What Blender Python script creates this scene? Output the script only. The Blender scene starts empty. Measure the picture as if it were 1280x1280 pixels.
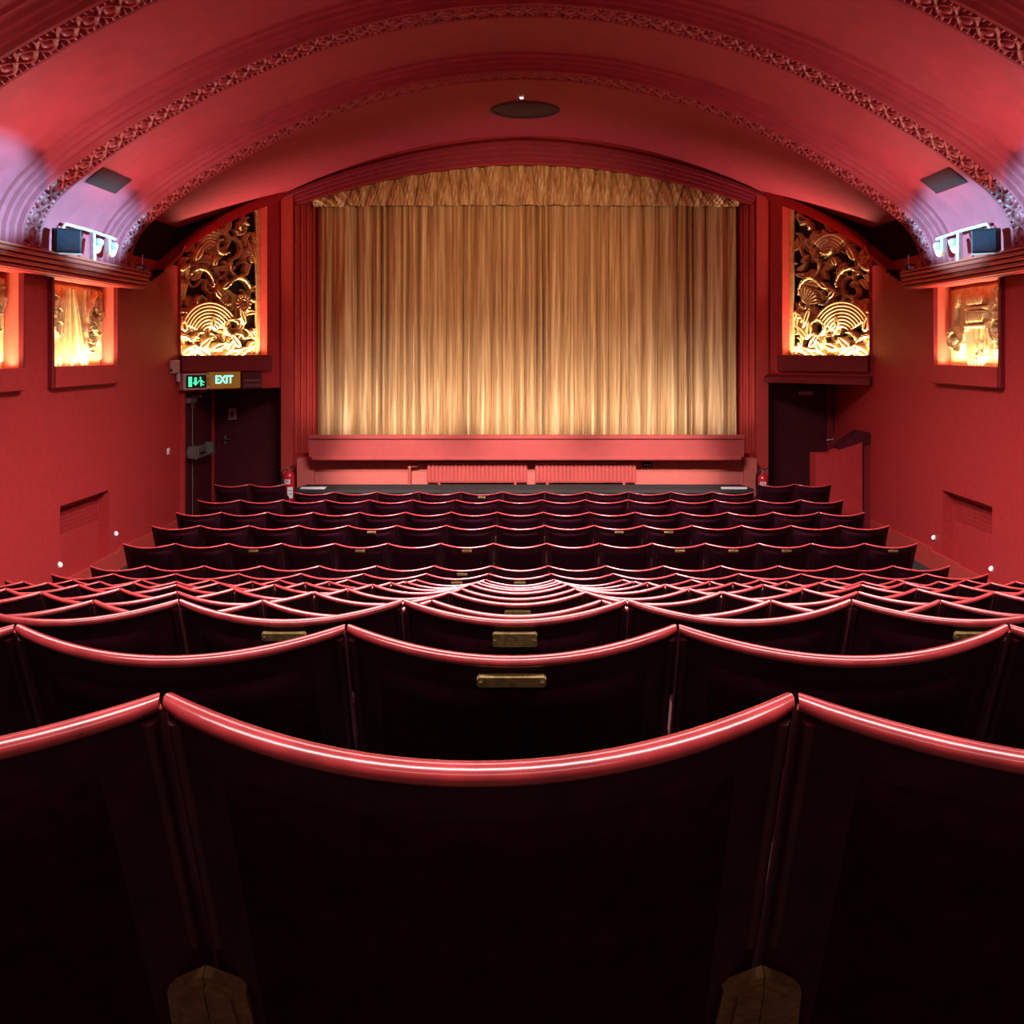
import bpy, math, random
import numpy as np
from mathutils import Vector, Matrix

random.seed(7)
SC = bpy.context.scene
COL = SC.collection
PI = math.pi

# ------------------------------------------------------------------ measured camera
F, PX, PY = 1344.0, 652.0, 438.0        # focal length and principal point in photo pixels
ZC = 2.92                                # eye height above the lowest floor
XC = 0.05                                # room axis
HW = 5.15                                # half width of the room
YS, YP, YA = 15.95, 17.41, 17.95           # splay start, proscenium wall, alcove back wall
XS = 3.936                                # half width where the splay meets the proscenium wall


def U(px, py, Y):
    return Vector(((px - PX) / F * Y, Y, ZC - (py - PY) / F * Y))


def UX(px, py, X):
    Y = X * F / (px - PX)
    return U(px, py, Y)


# ------------------------------------------------------------------ materials
def new_mat(name):
    m = bpy.data.materials.new(name)
    m.use_nodes = True
    return m, m.node_tree, m.node_tree.nodes['Principled BSDF']


def mat(name, col, rough=0.5, metal=0.0, var=0.12, vscale=8.0, bump=0.0, bscale=60.0, spec=0.5, coat=0.0, sheen=0.0, emit=None, estr=0.0):
    m, nt, b = new_mat(name)
    tc = nt.nodes.new('ShaderNodeTexCoord')
    n = nt.nodes.new('ShaderNodeTexNoise')
    n.inputs['Scale'].default_value = vscale
    n.inputs['Detail'].default_value = 4
    nt.links.new(tc.outputs['Object'], n.inputs['Vector'])
    r = nt.nodes.new('ShaderNodeValToRGB')
    c0 = [max(0, c * (1 - var)) for c in col]
    c1 = [min(1, c * (1 + var)) for c in col]
    r.color_ramp.elements[0].position = 0.3
    r.color_ramp.elements[1].position = 0.7
    r.color_ramp.elements[0].color = (*c0, 1)
    r.color_ramp.elements[1].color = (*c1, 1)
    nt.links.new(n.outputs['Fac'], r.inputs['Fac'])
    nt.links.new(r.outputs['Color'], b.inputs['Base Color'])
    b.inputs['Roughness'].default_value = rough
    b.inputs['Metallic'].default_value = metal
    b.inputs['Specular IOR Level'].default_value = spec
    b.inputs['Coat Weight'].default_value = coat
    b.inputs['Coat Roughness'].default_value = 0.12
    if sheen:
        b.inputs['Sheen Weight'].default_value = sheen
        b.inputs['Sheen Tint'].default_value = (*[min(1, c * 3) for c in col], 1)
    if bump:
        n2 = nt.nodes.new('ShaderNodeTexNoise')
        n2.inputs['Scale'].default_value = bscale
        n2.inputs['Detail'].default_value = 3
        nt.links.new(tc.outputs['Object'], n2.inputs['Vector'])
        bp = nt.nodes.new('ShaderNodeBump')
        bp.inputs['Strength'].default_value = bump
        bp.inputs['Distance'].default_value = 0.01
        nt.links.new(n2.outputs['Fac'], bp.inputs['Height'])
        nt.links.new(bp.outputs['Normal'], b.inputs['Normal'])
    if emit:
        b.inputs['Emission Color'].default_value = (*emit, 1)
        b.inputs['Emission Strength'].default_value = estr
    return m


M = {}
M['wall'] = mat('red_wall_paint', (0.43, 0.026, 0.026), 0.62, var=0.10, vscale=14, bump=0.35, bscale=70, spec=0.25)
M['vault'] = mat('crimson_vault_paint', (0.42, 0.036, 0.058), 0.6, var=0.10, vscale=5, bump=0.2, bscale=60, spec=0.25)
M['ornament'] = mat('ornament_paint', (0.46, 0.05, 0.07), 0.38, var=0.2, vscale=30, spec=0.3)
M['trim'] = mat('red_trim_paint', (0.48, 0.045, 0.035), 0.42, var=0.06, vscale=10, spec=0.4)
M['coral'] = mat('coral_niche_paint', (0.62, 0.13, 0.075), 0.55, var=0.05, spec=0.3)
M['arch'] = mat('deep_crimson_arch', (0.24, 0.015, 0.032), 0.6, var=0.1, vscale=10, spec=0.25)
M['deep_shade'] = mat('near_black_shade_paint', (0.02, 0.002, 0.005), 0.8, var=0.1, spec=0.05)  # shade colour for the upper splay and behind the gratings
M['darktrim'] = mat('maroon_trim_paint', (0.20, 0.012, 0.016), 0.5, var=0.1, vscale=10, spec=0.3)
M['stage'] = mat('stage_front_paint', (0.54, 0.115, 0.09), 0.5, var=0.06, vscale=8, bump=0.15, spec=0.3)
M['door'] = mat('dark_maroon_door', (0.07, 0.006, 0.010), 0.45, var=0.15, vscale=6, spec=0.3)
M['carpet'] = mat('dark_carpet', (0.05, 0.042, 0.04), 0.95, var=0.35, vscale=90, bump=0.6, bscale=200, spec=0.05)
M['gold'] = mat('gold_leaf', (0.70, 0.46, 0.19), 0.42, metal=0.25, var=0.22, vscale=12, spec=0.6)
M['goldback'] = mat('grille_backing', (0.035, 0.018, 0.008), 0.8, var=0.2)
M['seatwood'] = mat('dark_seat_shell', (0.04, 0.004, 0.009), 0.5, var=0.3, vscale=18, spec=0.22)
M['velvet'] = mat('dark_velvet', (0.026, 0.002, 0.006), 0.9, var=0.35, vscale=40, bump=0.3, bscale=220, spec=0.08, sheen=0.04)
M['rail'] = mat('red_lacquered_wood', (0.50, 0.045, 0.05), 0.25, var=0.25, vscale=22, spec=0.6, coat=0.8)
M['stile'] = mat('maroon_lacquered_wood', (0.06, 0.004, 0.008), 0.35, var=0.3, vscale=25, spec=0.5)
M['bracket'] = mat('tarnished_brass', (0.22, 0.11, 0.04), 0.45, metal=0.3, var=0.35, vscale=40, bump=0.3, bscale=90)
M['brass'] = mat('brass_plaque', (0.50, 0.33, 0.12), 0.42, metal=0.15, var=0.3, vscale=60, bump=0.25, bscale=160)
M['screw'] = mat('bright_brass', (0.85, 0.7, 0.42), 0.25, metal=0.8, var=0.05)
M['iron'] = mat('black_iron', (0.012, 0.008, 0.01), 0.5, var=0.2)
M['exred'] = mat('extinguisher_red', (0.62, 0.02, 0.025), 0.25, var=0.05, spec=0.6, coat=0.3)
M['white'] = mat('white_plastic', (0.78, 0.72, 0.68), 0.4, var=0.05)
M['paper'] = mat('white_paper', (0.9, 0.85, 0.8), 0.6, var=0.03)
M['black'] = mat('black_plastic', (0.01, 0.01, 0.012), 0.4, var=0.2)
M['speaker'] = mat('speaker_cloth', (0.03, 0.010, 0.024), 0.7, spec=0.15, var=0.3, vscale=60, bump=0.3, bscale=200)
M['steel'] = mat('pale_steel', (0.88, 0.70, 0.74), 0.4, metal=0.2, var=0.06)
M['dullsteel'] = mat('dull_steel', (0.22, 0.19, 0.16), 0.4, metal=0.6, var=0.15, vscale=40)
M['lamp'] = mat('amber_lamp_glass', (0.9, 0.7, 0.4), 0.3, var=0.08, emit=(1.0, 0.72, 0.4), estr=0.5)
M['glow'] = mat('white_lens', (0.9, 0.85, 0.8), 0.3, var=0.02, emit=(1.0, 0.85, 0.75), estr=1.6)
M['green'] = mat('lit_green', (0.05, 0.5, 0.3), 0.4, var=0.03, emit=(0.08, 0.85, 0.42), estr=1.1)
M['mint'] = mat('lit_mint_letters', (0.3, 0.8, 0.65), 0.4, var=0.03, emit=(0.22, 1.0, 0.72), estr=1.6)
M['signblack'] = mat('dark_green_panel', (0.004, 0.018, 0.010), 0.3, var=0.1)
M['amberpanel'] = mat('amber_sign_face', (0.30, 0.14, 0.02), 0.4, var=0.2, vscale=20, emit=(0.5, 0.22, 0.03), estr=0.22)
M['greytext'] = mat('faded_mauve_marking', (0.22, 0.08, 0.10), 0.5, var=0.2)
M['pinkframe'] = mat('pinkish_sign_frame', (0.55, 0.30, 0.28), 0.5, var=0.08)
M['hose'] = mat('black_rubber', (0.008, 0.007, 0.007), 0.5, var=0.2)
M['vent'] = mat('shade_and_casing_paint', (0.05, 0.010, 0.011), 0.8, var=0.1, spec=0.05)  # paints the lamp bar's shadow on the vault; also a box casing
M['darkvent'] = mat('dark_vent_mesh', (0.05, 0.006, 0.010), 0.7, var=0.2)
M['stagetrim'] = mat('stage_edge_paint', (0.40, 0.055, 0.048), 0.45, var=0.06, vscale=8, spec=0.4)
M['radiator'] = mat('painted_radiator', (0.44, 0.068, 0.056), 0.4, var=0.05, spec=0.4)


def curtain_mat():
    m, nt, b = new_mat('gold_satin_curtain')
    tc = nt.nodes.new('ShaderNodeTexCoord')
    mp = nt.nodes.new('ShaderNodeMapping')
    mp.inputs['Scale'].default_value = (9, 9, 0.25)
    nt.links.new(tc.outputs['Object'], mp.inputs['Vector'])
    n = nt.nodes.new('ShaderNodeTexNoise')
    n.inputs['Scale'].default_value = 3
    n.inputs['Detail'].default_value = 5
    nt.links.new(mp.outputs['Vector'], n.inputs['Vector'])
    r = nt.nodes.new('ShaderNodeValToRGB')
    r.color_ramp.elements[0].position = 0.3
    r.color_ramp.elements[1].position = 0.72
    r.color_ramp.elements[0].color = (0.31, 0.125, 0.03, 1)  # dark upright streaks in the colour stand in for crease shade
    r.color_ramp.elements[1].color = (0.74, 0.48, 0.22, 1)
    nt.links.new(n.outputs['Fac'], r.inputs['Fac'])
    nt.links.new(r.outputs['Color'], b.inputs['Base Color'])
    b.inputs['Roughness'].default_value = 0.48
    b.inputs['Sheen Weight'].default_value = 0.2
    b.inputs['Sheen Tint'].default_value = (1, 0.8, 0.5, 1)
    w = nt.nodes.new('ShaderNodeTexNoise')
    w.inputs['Scale'].default_value = 220
    nt.links.new(tc.outputs['Object'], w.inputs['Vector'])
    bp = nt.nodes.new('ShaderNodeBump')
    bp.inputs['Strength'].default_value = 0.15
    bp.inputs['Distance'].default_value = 0.005
    nt.links.new(w.outputs['Fac'], bp.inputs['Height'])
    nt.links.new(bp.outputs['Normal'], b.inputs['Normal'])
    return m


M['curtain'] = curtain_mat()


# ------------------------------------------------------------------ mesh helpers
class MB:
    def __init__(s):
        s.v, s.f, s.sm = [], [], []

    def add(s, vs, fs, smooth=False):
        o = len(s.v)
        s.v += [tuple(v) for v in vs]
        s.f += [tuple(i + o for i in f) for f in fs]
        s.sm += [smooth] * len(fs)
        return s

    def box(s, a, b, mtx=None):
        (x0, y0, z0), (x1, y1, z1) = a, b
        vs = [Vector(p) for p in ((x0, y0, z0), (x1, y0, z0), (x1, y1, z0), (x0, y1, z0), (x0, y0, z1), (x1, y0, z1), (x1, y1, z1), (x0, y1, z1))]
        if mtx is not None:
            vs = [mtx @ v for v in vs]
        return s.add(vs, [(0, 3, 2, 1), (4, 5, 6, 7), (0, 1, 5, 4), (1, 2, 6, 5), (2, 3, 7, 6), (3, 0, 4, 7)])

    def bbox(s, a, b, r=0.01, mtx=None):
        """box with chamfered vertical and horizontal edges (rounded prism in 8 corners)"""
        (x0, y0, z0), (x1, y1, z1) = a, b
        r = min(r, (x1 - x0) * .45, (y1 - y0) * .45, (z1 - z0) * .45)

        def ring(z, q):
            e = q
            return [(x0 + r, y0 + e, z), (x1 - r, y0 + e, z), (x1 - e, y0 + r, z), (x1 - e, y1 - r, z), (x1 - r, y1 - e, z), (x0 + r, y1 - e, z), (x0 + e, y1 - r, z), (x0 + e, y0 + r, z)]
        rings = [ring(z0, r * .8), ring(z0 + r, 0), ring(z1 - r, 0), ring(z1, r * .8)]
        vs = [Vector(p) for g in rings for p in g]
        if mtx is not None:
            vs = [mtx @ v for v in vs]
        fs = []
        for k in range(3):
            for i in range(8):
                j = (i + 1) % 8
                fs.append((k * 8 + i, k * 8 + j, k * 8 + 8 + j, k * 8 + 8 + i))
        fs.append(tuple(range(7, -1, -1)))
        fs.append(tuple(range(24, 32)))
        return s.add(vs, fs)

    def quad(s, *p):
        return s.add(p, [tuple(range(len(p)))])

    def grid(s, P, smooth=True, mask=None, closed=False):
        P = np.asarray(P)
        n, m = P.shape[:2]
        fs = []
        for i in range(n - 1):
            for j in range(m - 1):
                if mask is None or mask[i, j]:
                    a = i * m + j
                    fs.append((a, a + 1, a + m + 1, a + m))
        if closed:
            for i in range(n - 1):
                a = i * m + m - 1
                fs.append((a, i * m, i * m + m, a + m))
        return s.add(P.reshape(-1, 3).tolist(), fs, smooth)

    def tube(s, path, rad, n=8, cap=True, smooth=True, flat=(1, 1)):
        path = [Vector(p) for p in path]
        if not hasattr(rad, '__len__'):
            rad = [rad] * len(path)
        rings = []
        for i, p in enumerate(path):
            t = (path[min(i + 1, len(path) - 1)] - path[max(i - 1, 0)]).normalized()
            up = Vector((0, 0, 1)) if abs(t.z) < 0.95 else Vector((0, 1, 0))
            a = t.cross(up).normalized()
            b = a.cross(t).normalized()
            rings.append([p + (a * math.cos(2 * PI * k / n) * flat[0] + b * math.sin(2 * PI * k / n) * flat[1]) * rad[i] for k in range(n)])
        vs = [v for r in rings for v in r]
        fs = []
        for i in range(len(path) - 1):
            for k in range(n):
                j = (k + 1) % n
                fs.append((i * n + k, i * n + j, (i + 1) * n + j, (i + 1) * n + k))
        s.add(vs, fs, smooth)
        if cap:
            s.add(rings[0], [tuple(range(n))])
            s.add(rings[-1], [tuple(range(n))])
        return s

    def lathe(s, prof, mtx=None, n=16, smooth=True):
        """prof: (r, z) list, about local z"""
        vs = []
        for r, z in prof:
            for k in range(n):
                vs.append(Vector((r * math.cos(2 * PI * k / n), r * math.sin(2 * PI * k / n), z)))
        if mtx is not None:
            vs = [mtx @ v for v in vs]
        fs = []
        for i in range(len(prof) - 1):
            for k in range(n):
                j = (k + 1) % n
                fs.append((i * n + k, i * n + j, (i + 1) * n + j, (i + 1) * n + k))
        fs.append(tuple(range(n)))
        fs.append(tuple(range((len(prof) - 1) * n, len(prof) * n)))
        return s.add(vs, fs, smooth)

    def prism(s, poly, depth, frame):
        """poly: (u,v) list; frame = (origin, e1, e2, e3) ; extruded from 0 to depth along e3"""
        o, e1, e2, e3 = frame
        a = [o + e1 * u + e2 * v for u, v in poly]
        b = [p + e3 * depth for p in a]
        n = len(poly)
        fs = [tuple(range(n)), tuple(range(n, 2 * n))] + [(i, (i + 1) % n, n + (i + 1) % n, n + i) for i in range(n)]
        return s.add(a + b, fs)

    def build(s, name, m, parent=None):
        me = bpy.data.meshes.new(name)
        me.from_pydata(s.v, [], s.f)
        me.polygons.foreach_set('use_smooth', s.sm)
        me.materials.append(m)
        me.update()
        o = bpy.data.objects.new(name, me)
        COL.objects.link(o)
        if parent is not None:
            o.parent = parent
            # meshes are written in world space unless the parent sits at the origin
            o.matrix_parent_inverse = Matrix.Translation(-Vector(parent.location)) if parent.get('_w') else Matrix.Identity(4)
        return o


def struct(o):
    o['kind'] = 'structure'
    return o


def tag(o, label, cat, group=None):
    o['label'] = label
    o['category'] = cat
    if group:
        o['group'] = group
    return o


def thing(name, label, cat, loc=(0, 0, 0), group=None, world=True):
    """Empty at the thing's base; with world=True its parts are written in world coordinates"""
    o = bpy.data.objects.new(name, None)
    COL.objects.link(o)
    o.location = loc
    o.empty_display_size = 0.1
    tag(o, label, cat, group)
    if world:
        o['_w'] = 1
    return o


def X_(x):
    return XC + x


def R_(z):
    return ZC + z


# ------------------------------------------------------------------ seat rows (measured)
W = 0.55
ROWY = [0.9336 + 0.8523 * n for n in range(18)]
ROWH = [.297, .454, .609, .808, .971, 1.147, 1.312, 1.485, 1.661, 1.83, 1.958, 2.06, 1.997, 1.95, 1.93, 1.90, 1.91, 1.99]
BACKH = 0.86
FLZ = [ZC - h - BACKH for h in ROWH]

# ------------------------------------------------------------------ floor
mb = MB()
edges = [-2.2] + [y - 0.14 for y in ROWY[1:]] + [18.3]
for n in range(18):
    y0, y1, z = edges[n], edges[n + 1], FLZ[n]
    if n == 17:
        z = FLZ[16]
    mb.quad((X_(-HW), y0, z), (X_(HW), y0, z), (X_(HW), y1, z), (X_(-HW), y1, z))
    if 0 < n < 17:
        zp = FLZ[n - 1]
        mb.quad((X_(-HW), y0, zp), (X_(HW), y0, zp), (X_(HW), y0, z), (X_(-HW), y0, z))
FLZ[17] = FLZ[16]
FZ = FLZ[16]
struct(mb.build('floor', M['carpet']))


# ------------------------------------------------------------------ vault profile
def vault_main(r):
    """half profile list (x', z) from springing to apex, moved inward by r"""
    pts = [(4.95, 0.95), (4.95, 1.08), (4.94, 1.22), (4.90, 1.34), (4.84, 1.45), (4.75, 1.565), (4.65, 1.66), (4.55, 1.745), (4.40, 1.86)]
    x = 4.2
    while x > 0.01:
        pts.append((x, 3.40 - 0.079 * x * x))
        x -= 0.3
    pts.append((0, 3.40))
    P = np.array(pts)
    T = np.gradient(P, axis=0)
    T /= np.linalg.norm(T, axis=1)[:, None]
    N = np.stack([T[:, 1], -T[:, 0]], 1)          # outward (away from the room)
    N[-1] = (0, 1)
    N[0] = (1, 0)
    Q = P + N * (0.16 - r)
    Q[-1, 0] = 0
    return Q


def full(Q):
    L = np.array([(-x, z) for x, z in Q])
    Rr = np.array([(x, z) for x, z in Q[::-1]])[1:]
    return np.concatenate([L, Rr])


def sect(Q, Y):
    return [(X_(x), Y, R_(z)) for x, z in full(Q)]


RIBS = [13.52, 10.98, 8.44, 5.90, 3.36, 0.82]
mb = MB()
q0 = vault_main(0)
prev = 13.52 - 0.72
for k, yf in enumerate(RIBS):
    nxt = (RIBS[k + 1] if k + 1 < len(RIBS) else -2.2)
    mb.grid([sect(q0, yf - 0.70), sect(q0, nxt)])
struct(mb.build('ceiling', M['vault']))


def vault_last(x):
    return 3.45 - 0.0615 * x * x


mb = MB()
xs = np.linspace(-HW, HW, 41)
mb.grid([[(X_(x), y, R_(vault_last(x))) for x in xs] for y in (13.40, 14.8, 16.2, 17.3)])
# far face of the last rib closes the step between the two vaults
cur = full(vault_main(0.16))
top = [(x, max(z, vault_last(x) if abs(x) < HW else z) + 0.02) for x, z in cur]
mb.grid([[(X_(x), 13.515, R_(z)) for x, z in cur], [(X_(x), 13.515, R_(max(zz, z))) for (x, z), (_, zz) in zip(cur, top)]], smooth=False)
struct(mb.build('ceiling_front', M['vault']))


# ribs with a pierced guilloche band
def resample(C, n):
    C = np.asarray(C, float)
    d = np.r_[0, np.cumsum(np.linalg.norm(np.diff(C, axis=0), axis=1))]
    t = np.linspace(0, d[-1], n)
    return np.stack([np.interp(t, d, C[:, i]) for i in range(C.shape[1])], 1), t


def rib(k, yf, ornate):
    mb = MB()
    prof = [(yf, 0.0), (yf, 0.15), (yf - 0.03, 0.17), (yf - 0.05, 0.15)]
    mb.grid([sect(vault_main(r), y) for y, r in prof])
    prof = [(yf - 0.40, 0.15), (yf - 0.42, 0.17), (yf - 0.46, 0.165), (yf - 0.48, 0.125), (yf - 0.525, 0.12), (yf - 0.55, 0.08), (yf - 0.60, 0.075), (yf - 0.62, 0.04), (yf - 0.69, 0.03), (yf - 0.71, -0.01)]
    mb.grid([sect(vault_main(r), y) for y, r in prof], smooth=False)
    o = struct(mb.build('trim_%d' % (k + 1), M['vault']))
    if not ornate:
        mb = MB()
        mb.grid([sect(vault_main(.14), yf - 0.05), sect(vault_main(.14), yf - 0.40)])
        mb.build('ornament_band', M['ornament'], o)
        return
    C, t = resample(full(vault_main(0.15)), 1000)
    T = np.gradient(C, axis=0)
    T /= np.linalg.norm(T, axis=1)[:, None]
    N = np.stack([T[:, 1], -T[:, 0]], 1)                          # sign settled below
    if N[500, 1] > 0:
        N = -N                                                  # toward the room
    nv = 30
    v = np.linspace(-0.175, 0.175, nv)
    tt = t[:, None] - t[-1] / 2
    vv = v[None, :]
    lam = 0.36
    H = np.full((1000, nv), -0.036)
    for ph in (0, PI):
        d = np.abs(vv - 0.105 * np.sin(2 * PI * tt / lam + ph))
        H = np.maximum(H, np.where(d < 0.032, 0.022 * np.sqrt(np.clip(1 - (d / 0.032) ** 2, 0, 1)) - 0.005, -0.036))
    # leaves and beads filling the loops
    uu = (tt / (lam / 2)) % 1.0
    dd = np.sqrt(((uu - 0.5) * lam / 2) ** 2 + vv ** 2)
    H = np.maximum(H, np.where(dd < 0.05, 0.024 * np.sqrt(np.clip(1 - (dd / 0.05) ** 2, 0, 1)), -0.036))
    ub = ((tt + 0.0275) / 0.055) % 1.0
    for vb in (-0.15, 0.15):
        dd = np.sqrt(((ub - 0.5) * 0.055) ** 2 + (vv - vb) ** 2)
        H = np.maximum(H, np.where(dd < 0.024, 0.03 * np.sqrt(np.clip(1 - (dd / 0.024) ** 2, 0, 1)) - 0.004, -0.036))
    ub = (tt / (lam / 2)) % 1.0
    for sgn in (-1, 1):
        for off in (0.28, 0.72):
            dd = np.sqrt(((ub - off) * lam / 2) ** 2 + (vv - sgn * 0.085 - 0 * tt) ** 2)
            H = np.maximum(H, np.where(dd < 0.022, 0.012, -0.036))
    P = np.zeros((1000, nv, 3))
    P[:, :, 0] = XC + C[:, 0, None] + N[:, 0, None] * H
    P[:, :, 2] = ZC + C[:, 1, None] + N[:, 1, None] * H
    P[:, :, 1] = yf - 0.225 + v[None, :]
    mb = MB()
    mb.grid(P)
    mb.build('ornament_band', M['ornament'], o)


for k, yf in enumerate(RIBS):
    rib(k, yf, k < 3)


# ------------------------------------------------------------------ side walls with recesses
NY0, NY1, NZ0, NZ1 = 11.62, 13.44, -0.207, 0.79
NICH = [(NY0 - 2.54 * i, NY1 - 2.54 * i) for i in range(4)]
RY0, RY1, RZ0, RZ1 = 11.88, 13.28, -2.62, -1.725


def rect_wall(mb, s, ys, zs, holes, depth):
    """plane x'=s*HW cut on a (Y,Z) grid, with boxed recesses where holes say so"""
    x = X_(s * HW)
    for i in range(len(ys) - 1):
        for j in range(len(zs) - 1):
            yc, zc = (ys[i] + ys[i + 1]) / 2, (zs[j] + zs[j + 1]) / 2
            if any(a < yc < b and c < zc < d for a, b, c, d, _ in holes):
                continue
            mb.quad((x, ys[i], R_(zs[j])), (x, ys[i + 1], R_(zs[j])), (x, ys[i + 1], R_(zs[j + 1])), (x, ys[i], R_(zs[j + 1])))
    for a, b, c, d, dp in holes:
        xb = X_(s * (HW + dp))
        c, d = R_(c), R_(d)
        m2 = mb if dp < .17 else MB()
        m2.quad((x, a, c), (xb, a, c), (xb, a, d), (x, a, d))
        m2.quad((x, b, c), (xb, b, c), (xb, b, d), (x, b, d))
        m2.quad((x, a, c), (xb, a, c), (xb, b, c), (x, b, c))
        m2.quad((x, a, d), (xb, a, d), (xb, b, d), (x, b, d))
        m2.quad((xb, a, c), (xb, b, c), (xb, b, d), (xb, a, d))
        if m2 is not mb:
            struct(m2.build('wall_recess', M['coral']))


for s, nm in ((-1, 'wall_left'), (1, 'wall_right')):
    mb = MB()
    holes = [(a, b, NZ0, NZ1, 0.20) for a, b in NICH] + [(RY0, RY1, RZ0, RZ1, 0.16)]
    ys = sorted({-2.2, YS, *[v for h in holes for v in h[:2]]})
    zs = sorted({-ZC - 0.1, 1.25, *[v for h in holes for v in h[2:4]]})
    rect_wall(mb, s, ys, zs, holes, 0.2)
    x = X_(s * HW)
    # lower wall running on into the alcove
    mb.quad((x, YS, R_(-ZC - .1)), (x, YA, R_(-ZC - .1)), (x, YA, R_(-0.40)), (x, YS, R_(-0.40)))
    struct(mb.build(nm, M['wall']))

    # cornice with four ridges
    mb = MB()
    prof = [(HW, 0.785), (HW - 0.19, 0.785)]
    z = 0.79
    for i in range(4):
        p = HW - 0.215 - 0.018 * i
        prof += [(p + 0.028, z), (p, z + 0.008), (p - 0.004, z + 0.028), (p + 0.004, z + 0.040), (p + 0.030, z + 0.046)]
        z += 0.052
    prof += [(HW - 0.275, z), (HW - 0.275, z + 0.022), (HW - 0.05, z + 0.03), (HW - 0.03, z + 0.15), (HW, z + 0.15)]
    mb.grid([[(X_(s * a), y, R_(b)) for a, b in prof] for y in (-2.2, 4, 9, 14.0)], smooth=False)
    mb.add([(X_(s * a), 14.0, R_(b)) for a, b in prof], [tuple(range(len(prof)))])
    struct(mb.build('trim_cornice_%s' % nm[5:], M['trim']))

    # skirting that follows the rake
    mb = MB()
    for n in range(18):
        y0, y1 = edges[n], min(edges[n + 1], YS)
        if y1 <= y0:
            continue
        z = FLZ[n]
        mb.box((min(x, x - s * .03), y0, z), (max(x, x - s * .03), y1, z + 0.26))
    struct(mb.build('baseboard_%s' % nm[5:], M['trim']))

    # raised surround and lamp trough under each lit niche
    for a, b in NICH[:3]:
        mb = MB()
        xo, xi = HW - 0.055, HW + 0.005
        xa, xb = sorted((X_(s * xo), X_(s * xi)))
        mb.bbox((xa, a - 0.055, R_(NZ0 - 0.205)), (xb, a, R_(NZ1 - 0.005)), 0.006)
        mb.bbox((xa, b, R_(NZ0 - 0.205)), (xb, b + 0.03, R_(NZ1 - 0.005)), 0.006)
        xa, xb = sorted((X_(s * (HW - 0.075)), X_(s * xi)))
        struct(mb.build('trim_niche', M['darktrim']))
        mb = MB()
        mb.bbox((xa, a, R_(NZ0 - 0.20)), (xb, b, R_(NZ0 + 0.03)), 0.006)
        struct(mb.build('trim_niche_trough', M['wall']))

# ------------------------------------------------------------------ back wall (behind the eye)
mb = MB()
mb.quad((X_(-HW), -2.2, 0), (X_(HW), -2.2, 0), (X_(HW), -2.2, R_(3.7)), (X_(-HW), -2.2, R_(3.7)))
struct(mb.build('wall_back', M['wall']))

# ------------------------------------------------------------------ proscenium wall
XO = 3.735


def arch(x):
    return 3.016 - 0.0484 * x * x


mb = MB()
for s in (-1, 1):
    xa, xb = X_(s * XO), X_(s * XS)
    xs = np.linspace(XO, XS, 5)
    mb.grid([[(X_(s * x), YP, 0.0) for x in xs], [(X_(s * x), YP, R_(vault_last(x) + .05)) for x in xs]], smooth=False)
xs = np.linspace(-XO, XO, 61)
mb.grid([[(X_(x), YP, R_(arch(x))) for x in xs], [(X_(x), YP, R_(vault_last(x) + .05)) for x in xs]], smooth=False)
mb.quad((X_(-XO), YP, 0), (X_(XO), YP, 0), (X_(XO), YP, R_(-1.66)), (X_(-XO), YP, R_(-1.66)))
# alcove inner cheeks
for s in (-1, 1):
    x = X_(s * XS)
    mb.quad((x, YP, 0), (x, YA, 0), (x, YA, R_(-0.40)), (x, YP, R_(-0.40)))
    mb.quad((X_(s * HW), YA, 0), (x, YA, 0), (x, YA, R_(-0.40)), (X_(s * HW), YA, R_(-0.40)))
struct(mb.build('wall_front', M['wall']))

# arch soffit, fluted reveals and the closing wall behind the curtain
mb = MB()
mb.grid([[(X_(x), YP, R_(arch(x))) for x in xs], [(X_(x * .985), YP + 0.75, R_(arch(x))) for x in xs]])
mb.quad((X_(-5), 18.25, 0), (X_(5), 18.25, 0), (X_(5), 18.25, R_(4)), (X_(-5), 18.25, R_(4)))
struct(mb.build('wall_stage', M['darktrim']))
for k, s in enumerate((-1, 1)):
    mb = MB()
    n = 5
    pts = []
    for i in range(n):
        a, b = i / n, (i + 1) / n
        for q, off in ((a + .02, 0), (a + .05, .045), (a + .125, .05), (a + .15, 0.0)):
            pts.append((XO - 0.36 * q + 0.0, YP + 0.62 * q - off))
    pts.append((XO - 0.36, YP + 0.62))
    pts = [(XO + .0, YP)] + pts
    mb.grid([[(X_(s * x), y, R_(z if z < 0 else arch(x) + .01)) for x, y in pts] for z in (-1.7, 1)], smooth=False)
    struct(mb.build('trim_reveal_%s' % ('left', 'right')[k], M['trim']))
    # flat pilaster strip beside the opening
    mb = MB()
    xa, xb = sorted((X_(s * (XO + 0.01)), X_(s * (XO + 0.20))))
    mb.box((xa, YP - 0.05, 0.0), (xb, YP + .02, R_(2.66)))
    struct(mb.build('trim_pilaster_%s' % ('left', 'right')[k], M['trim']))

# stepped arch mouldings over the opening
mb = MB()
xs2 = np.linspace(-XO - 0.35, XO + 0.35, 81)
prev = None
steps = [(0.02, 0.012), (0.09, 0.014), (0.10, 0.028), (0.18, 0.030), (0.19, 0.044), (0.27, 0.046), (0.28, 0.06), (0.37, 0.062), (0.44, 0.0)]
rows = [[(X_(x), YP, R_(arch(x) + 0.02)) for x in xs2]]
for dz, p in steps:
    rows.append([(X_(x), YP - p, R_(arch(x) + dz * (1 - 0.35 * abs(x) / 4))) for x in xs2])
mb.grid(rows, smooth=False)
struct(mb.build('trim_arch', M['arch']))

# ------------------------------------------------------------------ splay walls with grille openings
Dn = math.hypot(HW - XS, YP - YS)
LS = Dn
EX, EY = (HW - XS) / Dn, (YP - YS) / Dn


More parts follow.
